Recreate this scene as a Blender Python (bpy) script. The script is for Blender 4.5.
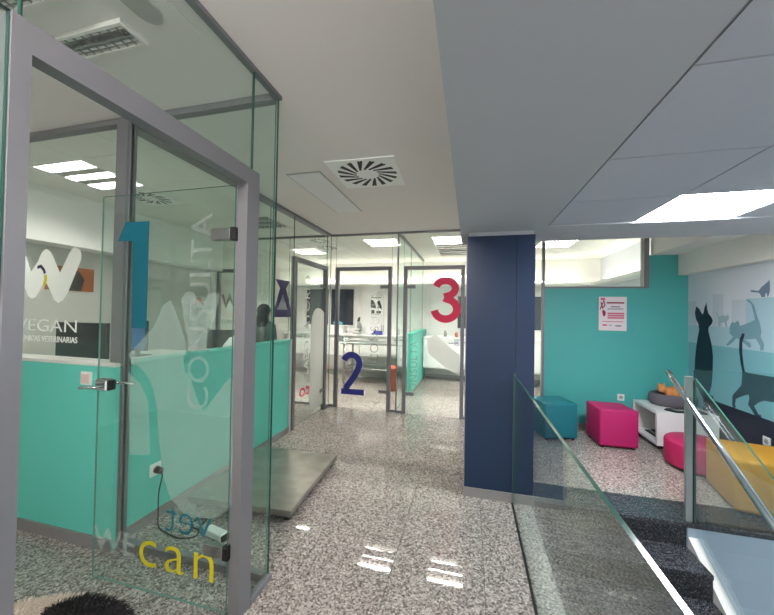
import bpy, bmesh, math, random
from mathutils import Vector, Matrix
random.seed(7)
for o in list(bpy.data.objects):
    bpy.data.objects.remove(o, do_unlink=True)
sc = bpy.context.scene
COL = sc.collection

# ------------------------------------------------------------------ camera
yaw, pitch, roll = math.radians(-14.18), math.radians(0.83), math.radians(-0.99)
fw = Vector((math.sin(yaw) * math.cos(pitch), math.cos(yaw) * math.cos(pitch), math.sin(pitch)))
rt = Vector((math.cos(yaw), -math.sin(yaw), 0))
dn = fw.cross(rt)
r2 = rt * math.cos(roll) + dn * math.sin(roll)
d2 = -rt * math.sin(roll) + dn * math.cos(roll)
cam = bpy.data.objects.new('camera', bpy.data.cameras.new('camera'))
COL.objects.link(cam)
cam.data.sensor_fit = 'HORIZONTAL'
cam.data.sensor_width = 36
cam.data.lens = 329.5 / 774 * 36
cam.data.clip_start = 0.02
M3 = Matrix((r2, -d2, -fw)).transposed()
cam.matrix_world = Matrix.Translation((0, 0, 1.55)) @ M3.to_4x4()
sc.camera = cam

# ------------------------------------------------------------------ world and exposure
world = bpy.data.worlds.new('world')
sc.world = world
world.use_nodes = True
world.node_tree.nodes['Background'].inputs[0].default_value = (1.0, 0.98, 0.95, 1)
world.node_tree.nodes['Background'].inputs[1].default_value = 0.55
sc.view_settings.view_transform = 'Standard'
sc.view_settings.look = 'None'
sc.view_settings.gamma = 1
sc.view_settings.exposure = 1.22
sc.view_settings.use_curve_mapping = False
sc.cycles.transparent_max_bounces = 48
sc.cycles.max_bounces = 10
sc.cycles.diffuse_bounces = 5
sc.cycles.glossy_bounces = 5
sc.cycles.use_denoising = True
sc.cycles.sample_clamp_indirect = 6.0
TUBE_LIT = 130.0     # fluorescent tubes over the reception
ROOM_LIT = 360.0     # tubes of the consulting rooms at the end
FILL_LIT = 125.0   # bare tubes added out of view behind the camera as fill
LED_LIT = 36.0       # flat panel over the waiting corner
COVE_LIT = 14.0

# ------------------------------------------------------------------ materials
def lin(c):
    return tuple(((v / 12.92) if v <= 0.04045 else ((v + 0.055) / 1.055) ** 2.4) for v in c)
def rgb(r, g, b):
    return lin((r / 255, g / 255, b / 255))
MATS = {}
def mat(name, col, rough=0.5, metal=0.0, noise=0.0, scale=8.0, bump=0.0, bscale=60.0, coat=0.0, emit=0.0, spec=None):
    m = bpy.data.materials.new(name)
    m.use_nodes = True
    nt = m.node_tree
    b = nt.nodes['Principled BSDF']
    b.inputs['Base Color'].default_value = (*col, 1)
    b.inputs['Roughness'].default_value = rough
    b.inputs['Metallic'].default_value = metal
    b.inputs['Coat Weight'].default_value = coat
    if spec is not None:
        b.inputs['Specular IOR Level'].default_value = spec
    if emit:
        b.inputs['Emission Color'].default_value = (*col, 1)
        b.inputs['Emission Strength'].default_value = emit
    geo = nt.nodes.new('ShaderNodeNewGeometry')
    if noise:
        n = nt.nodes.new('ShaderNodeTexNoise'); n.inputs['Scale'].default_value = scale; n.inputs['Detail'].default_value = 5
        nt.links.new(geo.outputs['Position'], n.inputs['Vector'])
        mx = nt.nodes.new('ShaderNodeMix'); mx.data_type = 'RGBA'
        mx.inputs[6].default_value = (*[c * (1 - noise) for c in col], 1)
        mx.inputs[7].default_value = (*[min(1, c * (1 + noise)) for c in col], 1)
        nt.links.new(n.outputs['Fac'], mx.inputs[0])
        nt.links.new(mx.outputs[2], b.inputs['Base Color'])
    if bump:
        n = nt.nodes.new('ShaderNodeTexNoise'); n.inputs['Scale'].default_value = bscale; n.inputs['Detail'].default_value = 3
        nt.links.new(geo.outputs['Position'], n.inputs['Vector'])
        bp = nt.nodes.new('ShaderNodeBump'); bp.inputs['Strength'].default_value = bump; bp.inputs['Distance'].default_value = 0.01
        nt.links.new(n.outputs['Fac'], bp.inputs['Height'])
        nt.links.new(bp.outputs['Normal'], b.inputs['Normal'])
    MATS[name] = m
    return m

def granite(name, stops, scale, rough=0.14, fine=2.3, stain=0.12, spec=0.5):
    m = bpy.data.materials.new(name); m.use_nodes = True
    nt = m.node_tree; b = nt.nodes['Principled BSDF']
    geo = nt.nodes.new('ShaderNodeNewGeometry')
    nz = nt.nodes.new('ShaderNodeTexNoise'); nz.inputs['Scale'].default_value = scale * 0.9; nz.inputs['Detail'].default_value = 2
    nt.links.new(geo.outputs['Position'], nz.inputs['Vector'])
    va = nt.nodes.new('ShaderNodeVectorMath'); va.operation = 'SCALE'; va.inputs[3].default_value = 1.6 / scale
    nt.links.new(nz.outputs['Color'], va.inputs[0])
    vb = nt.nodes.new('ShaderNodeVectorMath'); vb.operation = 'ADD'
    nt.links.new(geo.outputs['Position'], vb.inputs[0]); nt.links.new(va.outputs[0], vb.inputs[1])
    def layer(s):
        v = nt.nodes.new('ShaderNodeTexVoronoi'); v.inputs['Scale'].default_value = s
        nt.links.new(vb.outputs[0], v.inputs['Vector'])
        sp = nt.nodes.new('ShaderNodeSeparateColor'); nt.links.new(v.outputs['Color'], sp.inputs[0])
        cr = nt.nodes.new('ShaderNodeValToRGB'); cr.color_ramp.interpolation = 'CONSTANT'
        e = cr.color_ramp.elements
        while len(e) < len(stops):
            e.new(0.5)
        for i, (p, c) in enumerate(stops):
            e[i].position = p; e[i].color = (*c, 1)
        nt.links.new(sp.outputs[0], cr.inputs[0])
        return cr
    a, c = layer(scale), layer(scale * fine)
    mx = nt.nodes.new('ShaderNodeMix'); mx.data_type = 'RGBA'; mx.inputs[0].default_value = 0.35
    nt.links.new(a.outputs[0], mx.inputs[6]); nt.links.new(c.outputs[0], mx.inputs[7])
    n2 = nt.nodes.new('ShaderNodeTexNoise'); n2.inputs['Scale'].default_value = 1.7; n2.inputs['Detail'].default_value = 4
    nt.links.new(geo.outputs['Position'], n2.inputs['Vector'])
    mr = nt.nodes.new('ShaderNodeMapRange'); mr.inputs[1].default_value = 0.3; mr.inputs[2].default_value = 0.7
    mr.inputs[3].default_value = 1 - stain; mr.inputs[4].default_value = 1 + stain * 0.3
    nt.links.new(n2.outputs['Fac'], mr.inputs[0])
    vm = nt.nodes.new('ShaderNodeVectorMath'); vm.operation = 'SCALE'
    nt.links.new(mx.outputs[2], vm.inputs[0]); nt.links.new(mr.outputs[0], vm.inputs[3])
    nt.links.new(vm.outputs[0], b.inputs['Base Color'])
    b.inputs['Roughness'].default_value = rough
    b.inputs['Specular IOR Level'].default_value = spec
    MATS[name] = m
    return m

def glass(name, tint, refl=0.035):
    m = bpy.data.materials.new(name); m.use_nodes = True
    nt = m.node_tree; nt.nodes.remove(nt.nodes['Principled BSDF'])
    out = nt.nodes['Material Output']
    t = nt.nodes.new('ShaderNodeBsdfTransparent'); t.inputs[0].default_value = (*tint, 1)
    g = nt.nodes.new('ShaderNodeBsdfGlossy'); g.inputs['Roughness'].default_value = 0.0; g.inputs[0].default_value = (0.95, 1, 0.98, 1)
    lw = nt.nodes.new('ShaderNodeLayerWeight'); lw.inputs[0].default_value = 0.5
    p = nt.nodes.new('ShaderNodeMath'); p.operation = 'POWER'; p.inputs[1].default_value = 5
    nt.links.new(lw.outputs['Facing'], p.inputs[0])
    q = nt.nodes.new('ShaderNodeMath'); q.operation = 'MULTIPLY_ADD'; q.inputs[1].default_value = 1 - refl; q.inputs[2].default_value = refl
    nt.links.new(p.outputs[0], q.inputs[0])
    mx = nt.nodes.new('ShaderNodeMixShader')
    nt.links.new(q.outputs[0], mx.inputs[0]); nt.links.new(t.outputs[0], mx.inputs[1]); nt.links.new(g.outputs[0], mx.inputs[2])
    nt.links.new(mx.outputs[0], out.inputs[0])
    MATS[name] = m
    return m

def film(name, col, cover, through=0.5):
    m = bpy.data.materials.new(name); m.use_nodes = True
    nt = m.node_tree; nt.nodes.remove(nt.nodes['Principled BSDF'])
    out = nt.nodes['Material Output']
    t = nt.nodes.new('ShaderNodeBsdfTransparent')
    d = nt.nodes.new('ShaderNodeBsdfDiffuse'); d.inputs[0].default_value = (*col, 1)
    tl = nt.nodes.new('ShaderNodeBsdfTranslucent'); tl.inputs[0].default_value = (*col, 1)
    a = nt.nodes.new('ShaderNodeMixShader'); a.inputs[0].default_value = through
    nt.links.new(d.outputs[0], a.inputs[1]); nt.links.new(tl.outputs[0], a.inputs[2])
    b = nt.nodes.new('ShaderNodeMixShader'); b.inputs[0].default_value = cover
    nt.links.new(t.outputs[0], b.inputs[1]); nt.links.new(a.outputs[0], b.inputs[2])
    nt.links.new(b.outputs[0], out.inputs[0])
    MATS[name] = m
    return m

def emitter(name, col, s):
    m = bpy.data.materials.new(name); m.use_nodes = True
    nt = m.node_tree; nt.nodes.remove(nt.nodes['Principled BSDF'])
    e = nt.nodes.new('ShaderNodeEmission'); e.inputs[0].default_value = (*col, 1); e.inputs[1].default_value = s
    nt.links.new(e.outputs[0], nt.nodes['Material Output'].inputs[0])
    MATS[name] = m
    return m

granite('granite', [(0, rgb(66, 61, 60)), (0.18, rgb(114, 107, 104)), (0.36, rgb(152, 142, 137)), (0.62, rgb(182, 172, 166)), (0.88, rgb(210, 202, 195))], 100, rough=0.025)
granite('granite_dark', [(0, rgb(30, 31, 36)), (0.35, rgb(52, 54, 60)), (0.72, rgb(78, 81, 86)), (0.93, rgb(112, 114, 118))], 150, rough=0.22, stain=0.2)
granite('granite_curb', [(0, rgb(96, 100, 98)), (0.3, rgb(140, 146, 142)), (0.7, rgb(176, 180, 174))], 110, rough=0.2)
mat('grout', rgb(70, 66, 64), 0.8)
mat('plaster', rgb(230, 223, 220), 0.85, noise=0.02, scale=3, bump=0.02, bscale=120)
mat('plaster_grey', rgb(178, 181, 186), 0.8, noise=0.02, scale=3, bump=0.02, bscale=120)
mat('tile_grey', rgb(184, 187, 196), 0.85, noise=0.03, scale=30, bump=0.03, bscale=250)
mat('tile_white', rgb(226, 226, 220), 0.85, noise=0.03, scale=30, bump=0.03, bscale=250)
mat('gap', rgb(92, 92, 94), 0.9)
mat('wall_white', rgb(232, 231, 228), 0.75, noise=0.015, scale=4)
mat('wall_desk', rgb(196, 194, 188), 0.75, noise=0.02, scale=4)
mat('wall_blue_white', rgb(160, 176, 194), 0.7, noise=0.02, scale=4)
mat('green', rgb(100, 204, 188), 0.55, noise=0.03, scale=2.5, bump=0.02, bscale=150)
mat('green_wait', rgb(78, 176, 172), 0.5, noise=0.04, scale=2.0, bump=0.02, bscale=150)
mat('navy_panel', rgb(10, 38, 70), 0.42, noise=0.04, scale=3)
mat('alu', rgb(124, 123, 127), 0.42, 0.15, noise=0.03, scale=14)
mat('alu_dark', rgb(124, 125, 128), 0.42, 0.2)
mat('skirt', rgb(150, 146, 146), 0.45, 0.3, noise=0.05, scale=10)
mat('chrome', rgb(214, 216, 220), 0.16, 1.0)
mat('louver', rgb(170, 170, 168), 0.35, 0.8)
mat('louver_dark', rgb(92, 92, 90), 0.5)
mat('scale_steel', rgb(152, 147, 140), 0.36, 0.75, noise=0.38, scale=7, bump=0.04, bscale=25)
mat('steel', rgb(176, 180, 178), 0.33, 1.0, noise=0.10, scale=7, bump=0.03, bscale=30)
mat('black', rgb(24, 24, 26), 0.5)
mat('black_rubber', rgb(18, 18, 20), 0.75)
mat('white_plastic', rgb(236, 236, 234), 0.4)
mat('pink_plastic', rgb(232, 196, 192), 0.4)
mat('white_lacquer', rgb(228, 226, 226), 0.35)
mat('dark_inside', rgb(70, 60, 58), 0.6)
mat('teal_sofa', rgb(14, 108, 120), 0.6, bump=0.06, bscale=400)
mat('pink_sofa', rgb(176, 22, 96), 0.6, bump=0.06, bscale=400)
mat('rose_sofa', rgb(176, 26, 86), 0.6, bump=0.06, bscale=400)
mat('yellow_sofa', rgb(200, 140, 34), 0.6, bump=0.06, bscale=400)
mat('bed_grey', rgb(104, 98, 106), 0.95, noise=0.15, scale=40, bump=0.4, bscale=90)
mat('cat_orange', rgb(212, 140, 86), 0.95, noise=0.35, scale=22, bump=0.4, bscale=200)
mat('dog_black', rgb(34, 32, 34), 0.85, noise=0.4, scale=60, bump=0.5, bscale=220)
mat('dog_white', rgb(214, 200, 186), 0.9, noise=0.12, scale=60, bump=0.5, bscale=220)
mat('skin', rgb(206, 160, 136), 0.6)
mat('hair', rgb(34, 30, 30), 0.6, bump=0.4, bscale=160)
mat('cloth_pattern', rgb(96, 96, 96), 0.85, noise=0.6, scale=26)
mat('cloth_dark', rgb(40, 42, 50), 0.85)
mat('print_teal', rgb(0, 94, 112), 0.5)
mat('print_navy', rgb(50, 54, 148), 0.5)
mat('print_red', rgb(228, 26, 80), 0.5)
mat('print_purple', rgb(52, 40, 92), 0.5)
mat('print_yellow', rgb(224, 208, 30), 0.5)
mat('print_vet', rgb(24, 106, 118), 0.5)
mat('print_grey', rgb(150, 148, 146), 0.6)
mat('print_rose', rgb(214, 108, 138), 0.6)
mat('print_wine', rgb(150, 24, 66), 0.6)
mat('print_ink', rgb(70, 66, 72), 0.6)
mat('paper', rgb(238, 226, 230), 0.6)
mat('paper_white', rgb(240, 240, 238), 0.6)
mat('mural_sky', rgb(214, 218, 228), 0.6, noise=0.02, scale=2)
mat('mural_haze', rgb(198, 204, 216), 0.6)
mat('mural_block', rgb(168, 198, 212), 0.6)
mat('mural_mid', rgb(170, 200, 210), 0.6)
mat('mural_low', rgb(122, 178, 190), 0.6)
mat('mural_cat', rgb(118, 156, 172), 0.6)
mat('mural_pale', rgb(160, 182, 196), 0.6)
mat('mural_slate', rgb(110, 130, 154), 0.6)
mat('mural_navy', rgb(18, 26, 50), 0.5)
mat('night_glass', rgb(34, 38, 54), 0.15, noise=0.25, scale=6)
mat('monitor_black', rgb(30, 31, 36), 0.25)
mat('screen_blue', rgb(60, 96, 150), 0.3)
mat('wood_desk', rgb(222, 220, 214), 0.5)
mat('bin_red', rgb(176, 84, 62), 0.5)
mat('photo_brown', rgb(150, 84, 46), 0.6, noise=0.35, scale=22)
mat('photo_black', rgb(30, 26, 26), 0.6)
mat('glove_blue', rgb(96, 178, 208), 0.5)
mat('kick_grey', rgb(176, 174, 170), 0.6)
glass('glass', (0.955, 0.985, 0.972))
glass('glass_green', (0.945, 0.985, 0.970), 0.035)
glass('glass_leaf', (0.945, 0.982, 0.968), 0.045)
glass('glass_smoke', (0.93, 0.965, 0.955), 0.05)
mat('glass_edge', rgb(44, 84, 74), 0.15)
mat('glass_edge_pale', rgb(104, 140, 130), 0.2)
film('frost', (0.80, 0.86, 0.84), 0.24)
film('frost_white', (0.86, 0.86, 0.83), 0.86)
film('frost_text', (0.80, 0.84, 0.82), 0.15)
film('frost_we', (0.74, 0.78, 0.76), 0.26)
film('frost_grey', (0.52, 0.51, 0.50), 0.24)
film('print_white', (0.96, 0.96, 0.94), 0.98, 0.8)
emitter('tube_on', (1.0, 0.95, 0.90), TUBE_LIT)
emitter('tube_warm', (1.0, 0.90, 0.83), ROOM_LIT)
emitter('tube_fill', (1.0, 0.94, 0.91), FILL_LIT)
emitter('led_on', (0.95, 0.97, 1.0), LED_LIT)
emitter('cove_on', (1.0, 0.90, 0.78), COVE_LIT)

# ------------------------------------------------------------------ mesh helpers
class MB:
    def __init__(s):
        s.bm = bmesh.new(); s.mi = 0
    def _tag(s, faces):
        for f in faces: f.material_index = s.mi
    def box(s, x0, x1, y0, y1, z0, z1, bev=0.0, seg=1):
        vs = [s.bm.verts.new((x, y, z)) for x in (x0, x1) for y in (y0, y1) for z in (z0, z1)]
        idx = [(0, 1, 3, 2), (4, 6, 7, 5), (0, 4, 5, 1), (2, 3, 7, 6), (0, 2, 6, 4), (1, 5, 7, 3)]
        fs = [s.bm.faces.new([vs[i] for i in q]) for q in idx]
        s._tag(fs)
        if bev:
            es = list({e for f in fs for e in f.edges})
            r = bmesh.ops.bevel(s.bm, geom=es, offset=bev, segments=seg, affect='EDGES', profile=0.5)
            s._tag(r['faces'])
            if seg > 1:
                for f in s.bm.faces: f.smooth = True
        return s
    def prism(s, pts, vec, base=None):
        """pts: list of 3-D points (planar), extruded by vec"""
        v = Vector(vec)
        a = [s.bm.verts.new(p) for p in pts]
        b = [s.bm.verts.new(Vector(p) + v) for p in pts]
        n = len(pts)
        fs = [s.bm.faces.new(a), s.bm.faces.new(b[::-1])]
        for i in range(n):
            fs.append(s.bm.faces.new((a[i], b[i], b[(i + 1) % n], a[(i + 1) % n])))
        s._tag(fs)
        return s
    def cyl(s, p0, p1, r, r1=None, n=12, cap=True):
        p0, p1 = Vector(p0), Vector(p1); r1 = r if r1 is None else r1
        d = (p1 - p0).normalized()
        u = d.orthogonal().normalized(); w = d.cross(u)
        A = [s.bm.verts.new(p0 + (u * math.cos(t) + w * math.sin(t)) * r) for t in [2 * math.pi * i / n for i in range(n)]]
        B = [s.bm.verts.new(p1 + (u * math.cos(t) + w * math.sin(t)) * r1) for t in [2 * math.pi * i / n for i in range(n)]]
        fs = []
        for i in range(n):
            f = s.bm.faces.new((A[i], A[(i + 1) % n], B[(i + 1) % n], B[i])); f.smooth = True; fs.append(f)
        if cap:
            fs += [s.bm.faces.new(A[::-1]), s.bm.faces.new(B)]
        s._tag(fs)
        return s
    def tube(s, pts, r, n=8):
        P = [Vector(p) for p in pts]
        rings = []
        u = None
        for i, p in enumerate(P):
            d = (P[min(i + 1, len(P) - 1)] - P[max(i - 1, 0)]).normalized()
            u = d.orthogonal().normalized() if u is None else (u - d * u.dot(d)).normalized()
            w = d.cross(u)
            rings.append([s.bm.verts.new(p + (u * math.cos(2 * math.pi * k / n) + w * math.sin(2 * math.pi * k / n)) * r) for k in range(n)])
        fs = []
        for a, b in zip(rings, rings[1:]):
            for k in range(n):
                f = s.bm.faces.new((a[k], a[(k + 1) % n], b[(k + 1) % n], b[k])); f.smooth = True; fs.append(f)
        fs += [s.bm.faces.new(rings[0][::-1]), s.bm.faces.new(rings[-1])]
        s._tag(fs)
        return s
    def lathe(s, prof, c=(0, 0, 0), n=24, sx=1, sy=1):
        c = Vector(c); rings = []
        for r, z in prof:
            rings.append([s.bm.verts.new(c + Vector((r * sx * math.cos(2 * math.pi * k / n), r * sy * math.sin(2 * math.pi * k / n), z))) for k in range(n)])
        fs = []
        for a, b in zip(rings, rings[1:]):
            for k in range(n):
                f = s.bm.faces.new((a[k], a[(k + 1) % n], b[(k + 1) % n], b[k])); f.smooth = True; fs.append(f)
        fs += [s.bm.faces.new(rings[0][::-1]), s.bm.faces.new(rings[-1])]
        s._tag(fs)
        return s
    def ball(s, c, r, sx=1, sy=1, sz=1, n=16):
        m = Matrix.Translation(c) @ Matrix.Diagonal((r * sx, r * sy, r * sz, 1))
        g = bmesh.ops.create_uvsphere(s.bm, u_segments=n, v_segments=max(6, n // 2), radius=1, matrix=m)
        fs = {f for v in g['verts'] for f in v.link_faces}
        for f in fs: f.smooth = True
        s._tag(fs)
        return s
    def build(s, name, mats, parent=None, recalc=True):
        if recalc:
            bmesh.ops.recalc_face_normals(s.bm, faces=s.bm.faces)
        me = bpy.data.meshes.new(name)
        s.bm.to_mesh(me); s.bm.free()
        for m in (mats if isinstance(mats, (list, tuple)) else [mats]):
            me.materials.append(MATS[m])
        o = bpy.data.objects.new(name, me)
        COL.objects.link(o)
        return adopt(o, parent)

WS = {}
def adopt(o, parent):
    if parent is not None:
        o.parent = parent
        if parent.name in WS:            # parts given in room coordinates
            o.matrix_parent_inverse = WS[parent.name]
    return o
def tag(o, label=None, cat=None, group=None, kind=None):
    if label: o['label'] = label
    if cat: o['category'] = cat
    if group: o['group'] = group
    if kind: o['kind'] = kind
    return o
def thing(name, label, cat, loc=(0, 0, 0), rz=0.0, group=None, kind=None):
    o = bpy.data.objects.new(name, None)
    o.empty_display_size = 0.1
    COL.objects.link(o)
    o.location = loc; o.rotation_euler = (0, 0, rz)
    return tag(o, label, cat, group, kind)
def wthing(name, label, cat, loc, group=None, kind=None):
    o = thing(name, label, cat, loc, 0, group, kind)
    WS[o.name] = Matrix.Translation(loc).inverted()
    return o
def struct(name, label, cat, loc=(0, 0, 0)):
    return wthing(name, label, cat, loc, None, 'structure')
def bx(name, m, parent, x0, x1, y0, y1, z0, z1, bev=0.0, seg=1):
    return MB().box(x0, x1, y0, y1, z0, z1, bev, seg).build(name, m, parent)
def sbox(name, label, cat, m, *d):
    return tag(bx(name, m, None, *d), label, cat, None, 'structure')
def pane(name, m, parent, x0, x1, y0, y1, z0, z1, rim='glass_edge'):
    """glass slab: big faces clear, rim faces in the green edge colour"""
    o = MB().box(x0, x1, y0, y1, z0, z1).build(name, [m, rim], parent)
    d = (x1 - x0, y1 - y0, z1 - z0); thin = d.index(min(d))
    for p in o.data.polygons:
        p.material_index = 0 if abs(p.normal[thin]) > 0.9 else 1
    return o
def dup(root, loc, rz=0.0, label=None, group=None):
    r = root.copy(); COL.objects.link(r); r.location = loc; r.rotation_euler = (0, 0, rz)
    if label: r['label'] = label
    if group: r['group'] = group
    for ch in list(root.children):
        c = ch.copy(); COL.objects.link(c); c.parent = r
        for g in ch.children:
            e = g.copy(); COL.objects.link(e); e.parent = c
    return r

# stickers: flat print on a plane given by origin, right and up vectors
def plane_y(y):      # seen from -Y: right = +X
    return (lambda a, b: Vector((a, y, b))), Vector((0, -1, 0))
def plane_x(x, s=1): # seen from +X (s=1): normal +X
    return (lambda a, b: Vector((x, a, b))), Vector((s, 0, 0))
def sticker(name, pts, pl, m, parent, th=0.0012):
    f, n = pl
    return MB().prism([f(a, b) for a, b in pts], n * th).build(name, m, parent)
def ribbon_pts(path, w):
    """outline of a thick stroke through 2-D points"""
    P = [Vector((a, b)) for a, b in path]; L, R = [], []
    for i, p in enumerate(P):
        if 0 < i < len(P) - 1:
            d0 = (p - P[i - 1]).normalized(); d1 = (P[i + 1] - p).normalized()
            d = (d0 + d1).normalized(); k = 1 / max(0.45, d.dot(d0))
        else:
            d = (P[min(i + 1, len(P) - 1)] - P[max(i - 1, 0)]).normalized(); k = 1
        nn = Vector((-d.y, d.x)) * (w / 2 * k)
        L.append(p + nn); R.append(p - nn)
    return L, R
def ribbon(name, path, w, pl, m, parent, th=0.0012, caps=False):
    f, n = pl
    L, R = ribbon_pts(path, w)
    b = MB()
    for i in range(len(L) - 1):
        b.prism([f(*L[i]), f(*L[i + 1]), f(*R[i + 1]), f(*R[i])], n * th)
    if caps:
        for (a, c) in (path[0], path[-1]):
            b.prism([f(a + w / 2 * math.cos(2 * math.pi * k / 20), c + w / 2 * math.sin(2 * math.pi * k / 20)) for k in range(20)], n * th * 1.1)
    return b.build(name, m, parent)
def arc(cx, cy, rx, ry, a0, a1, n=14):
    return [(cx + rx * math.cos(math.radians(a0 + (a1 - a0) * i / n)), cy + ry * math.sin(math.radians(a0 + (a1 - a0) * i / n))) for i in range(n + 1)]
def lettering(name, txt, origin, right, up, size, m, parent, sx=1.0, spacing=1.0, bold=0.0, align='LEFT', th=0.0008):
    cu = bpy.data.curves.new(name, 'FONT')
    cu.body = txt; cu.size = size; cu.align_x = align; cu.space_character = spacing; cu.offset = bold; cu.extrude = th; cu.resolution_u = 4
    t = bpy.data.objects.new(name, cu); COL.objects.link(t)
    bpy.context.view_layer.update()
    me = bpy.data.meshes.new_from_object(t.evaluated_get(bpy.context.evaluated_depsgraph_get()))
    bpy.data.objects.remove(t, do_unlink=True)
    me.materials.clear(); me.materials.append(MATS[m])
    r, u = Vector(right), Vector(up); n = r.cross(u).normalized()
    T = Matrix((r * sx, u, n)).transposed().to_4x4(); T.translation = Vector(origin)
    me.transform(T)
    if T.to_3x3().determinant() < 0:
        me.flip_normals()
    o = bpy.data.objects.new(name, me); COL.objects.link(o)
    return adopt(o, parent)
def skin_mesh(name, joints, edges, m, parent, voxel=0.012, smooth=6):
    """one continuous body: tapering limbs along the skeleton, fused and smoothed"""
    bm = bmesh.new()
    def rad(j): return j[3] if not isinstance(j[3], tuple) else j[3][0]
    for a, b in edges:
        A, B = joints[a], joints[b]
        pa, pb = Vector(A[:3]), Vector(B[:3]); ra, rb = rad(A), rad(B)
        n = max(2, int((pb - pa).length / (0.35 * max(0.008, min(ra, rb)))) + 1)
        for k in range(n + 1):
            t = k / n
            bmesh.ops.create_icosphere(bm, subdivisions=2, radius=ra + (rb - ra) * t, matrix=Matrix.Translation(pa.lerp(pb, t)))
    me = bpy.data.meshes.new(name); bm.to_mesh(me); bm.free()
    o = bpy.data.objects.new(name, me); COL.objects.link(o)
    r = o.modifiers.new('remesh', 'REMESH'); r.mode = 'VOXEL'; r.voxel_size = voxel
    s = o.modifiers.new('smooth', 'SMOOTH'); s.factor = 0.5; s.iterations = smooth
    bpy.context.view_layer.update()
    ev = bpy.data.meshes.new_from_object(o.evaluated_get(bpy.context.evaluated_depsgraph_get()))
    o.modifiers.clear(); o.data = ev
    ev.materials.clear(); ev.materials.append(MATS[m])
    for p in ev.polygons: p.use_smooth = True
    return adopt(o, parent)
def fur(name, body, mats, parent, count, length, pick, width=0.0022, lean=(0, 0, -0.4), seed=3):
    """short tapering hair strands rooted on a body"""
    rnd = random.Random(seed)
    polys = [p for p in body.data.polygons]
    V, F, MI = [], [], []
    for _ in range(count):
        p = rnd.choice(polys); c = p.center; n = p.normal
        vs = [body.data.vertices[i].co for i in p.vertices]
        w = [rnd.random() for _ in vs]; t = sum(w)
        q = sum((v * (a / t) for v, a in zip(vs, w)), Vector())
        d = (n + Vector((rnd.uniform(-.5, .5), rnd.uniform(-.5, .5), rnd.uniform(-.5, .5))) + Vector(lean)).normalized()
        L = length * rnd.uniform(0.5, 1.2); sd = d.orthogonal().normalized() * width
        i = len(V); mid = q + (d * 0.7 + n * 0.3) * L * 0.55
        tip = q + d * L + Vector((0, 0, -0.25 * L))
        V += [q - sd, q + sd, mid + sd * 0.7, mid - sd * 0.7, tip]
        F += [(i, i + 1, i + 2, i + 3), (i + 3, i + 2, i + 4)]; k = pick(c); MI += [k, k]
    me = bpy.data.meshes.new(name); me.from_pydata(V, [], F)
    for m in mats: me.materials.append(MATS[m])
    for p, k in zip(me.polygons, MI): p.material_index = k
    o = bpy.data.objects.new(name, me); COL.objects.link(o)
    o['kind'] = 'stuff'
    return adopt(o, parent)

# flat print outlines in wall coordinates (metres)
P_sit = [(4.661, 0.971), (4.659, 1.118), (4.683, 1.242), (4.713, 1.325), (4.738, 1.398), (4.729, 1.442), (4.684, 1.475), (4.663, 1.518), (4.684, 1.556), (4.739, 1.603), (4.761, 1.657), (4.771, 1.733), (4.802, 1.679), (4.824, 1.603), (4.846, 1.592), (4.899, 1.659), (4.956, 1.693), (4.98, 1.603), (4.955, 1.523), (4.911, 1.468), (4.898, 1.401), (4.93, 1.287), (4.953, 1.173), (4.97, 1.058), (4.979, 0.92), (4.986, 0.834), (4.951, 0.705), (4.867, 0.612), (4.819, 0.576), (4.651, 0.607), (4.651, 0.642), (4.726, 0.646), (4.681, 0.762), (4.667, 0.891)]
P_walk = [(3.867, 1.009), (4.013, 1.003), (4.141, 0.998), (4.198, 1.003), (4.214, 1.06), (4.233, 1.188), (4.233, 1.301), (4.215, 1.349), (4.201, 1.393), (4.234, 1.395), (4.269, 1.327), (4.276, 1.221), (4.257, 1.091), (4.233, 1.001), (4.233, 0.949), (4.244, 0.853), (4.341, 0.746), (4.366, 0.711), (4.366, 0.614), (4.348, 0.59), (4.316, 0.605), (4.328, 0.634), (4.316, 0.695), (4.232, 0.744), (4.152, 0.781), (4.141, 0.738), (4.159, 0.679), (4.097, 0.615), (4.054, 0.577), (4.002, 0.593), (4.002, 0.616), (4.033, 0.615), (4.086, 0.68), (4.033, 0.73), (3.972, 0.763), (3.867, 0.773), (3.73, 0.785), (3.676, 0.799), (3.688, 0.717), (3.647, 0.659), (3.599, 0.675), (3.638, 0.732), (3.622, 0.814), (3.583, 0.901), (3.575, 0.964), (3.529, 1.026), (3.492, 1.048), (3.477, 1.095), (3.506, 1.135), (3.529, 1.176), (3.548, 1.143), (3.575, 1.139), (3.598, 1.174), (3.606, 1.111), (3.646, 1.057), (3.73, 1.018)]
P_c1 = [(3.913, 1.919), (3.943, 1.896), (4.003, 1.858), (4.035, 1.824), (4.132, 1.84), (4.121, 1.817), (4.035, 1.807), (4.014, 1.788), (4.003, 1.761), (3.963, 1.759), (3.957, 1.793), (3.943, 1.801), (3.933, 1.754), (3.917, 1.791), (3.909, 1.825), (3.91, 1.876)]
P_c2 = [(4.368, 1.514), (4.343, 1.495), (4.294, 1.526), (4.274, 1.497), (4.269, 1.469), (4.142, 1.51), (4.077, 1.539), (4.098, 1.62), (4.12, 1.693), (4.188, 1.742), (4.143, 1.74), (4.088, 1.683), (4.055, 1.584), (4.024, 1.513), (4.003, 1.426), (4.013, 1.372), (3.972, 1.306), (3.982, 1.244), (4.013, 1.24), (4.017, 1.284), (4.066, 1.351), (4.21, 1.331), (4.142, 1.309), (4.12, 1.274), (4.142, 1.254), (4.257, 1.318), (4.305, 1.343), (4.367, 1.29), (4.432, 1.245), (4.458, 1.252), (4.406, 1.306), (4.355, 1.349), (4.406, 1.385), (4.406, 1.464)]
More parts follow.
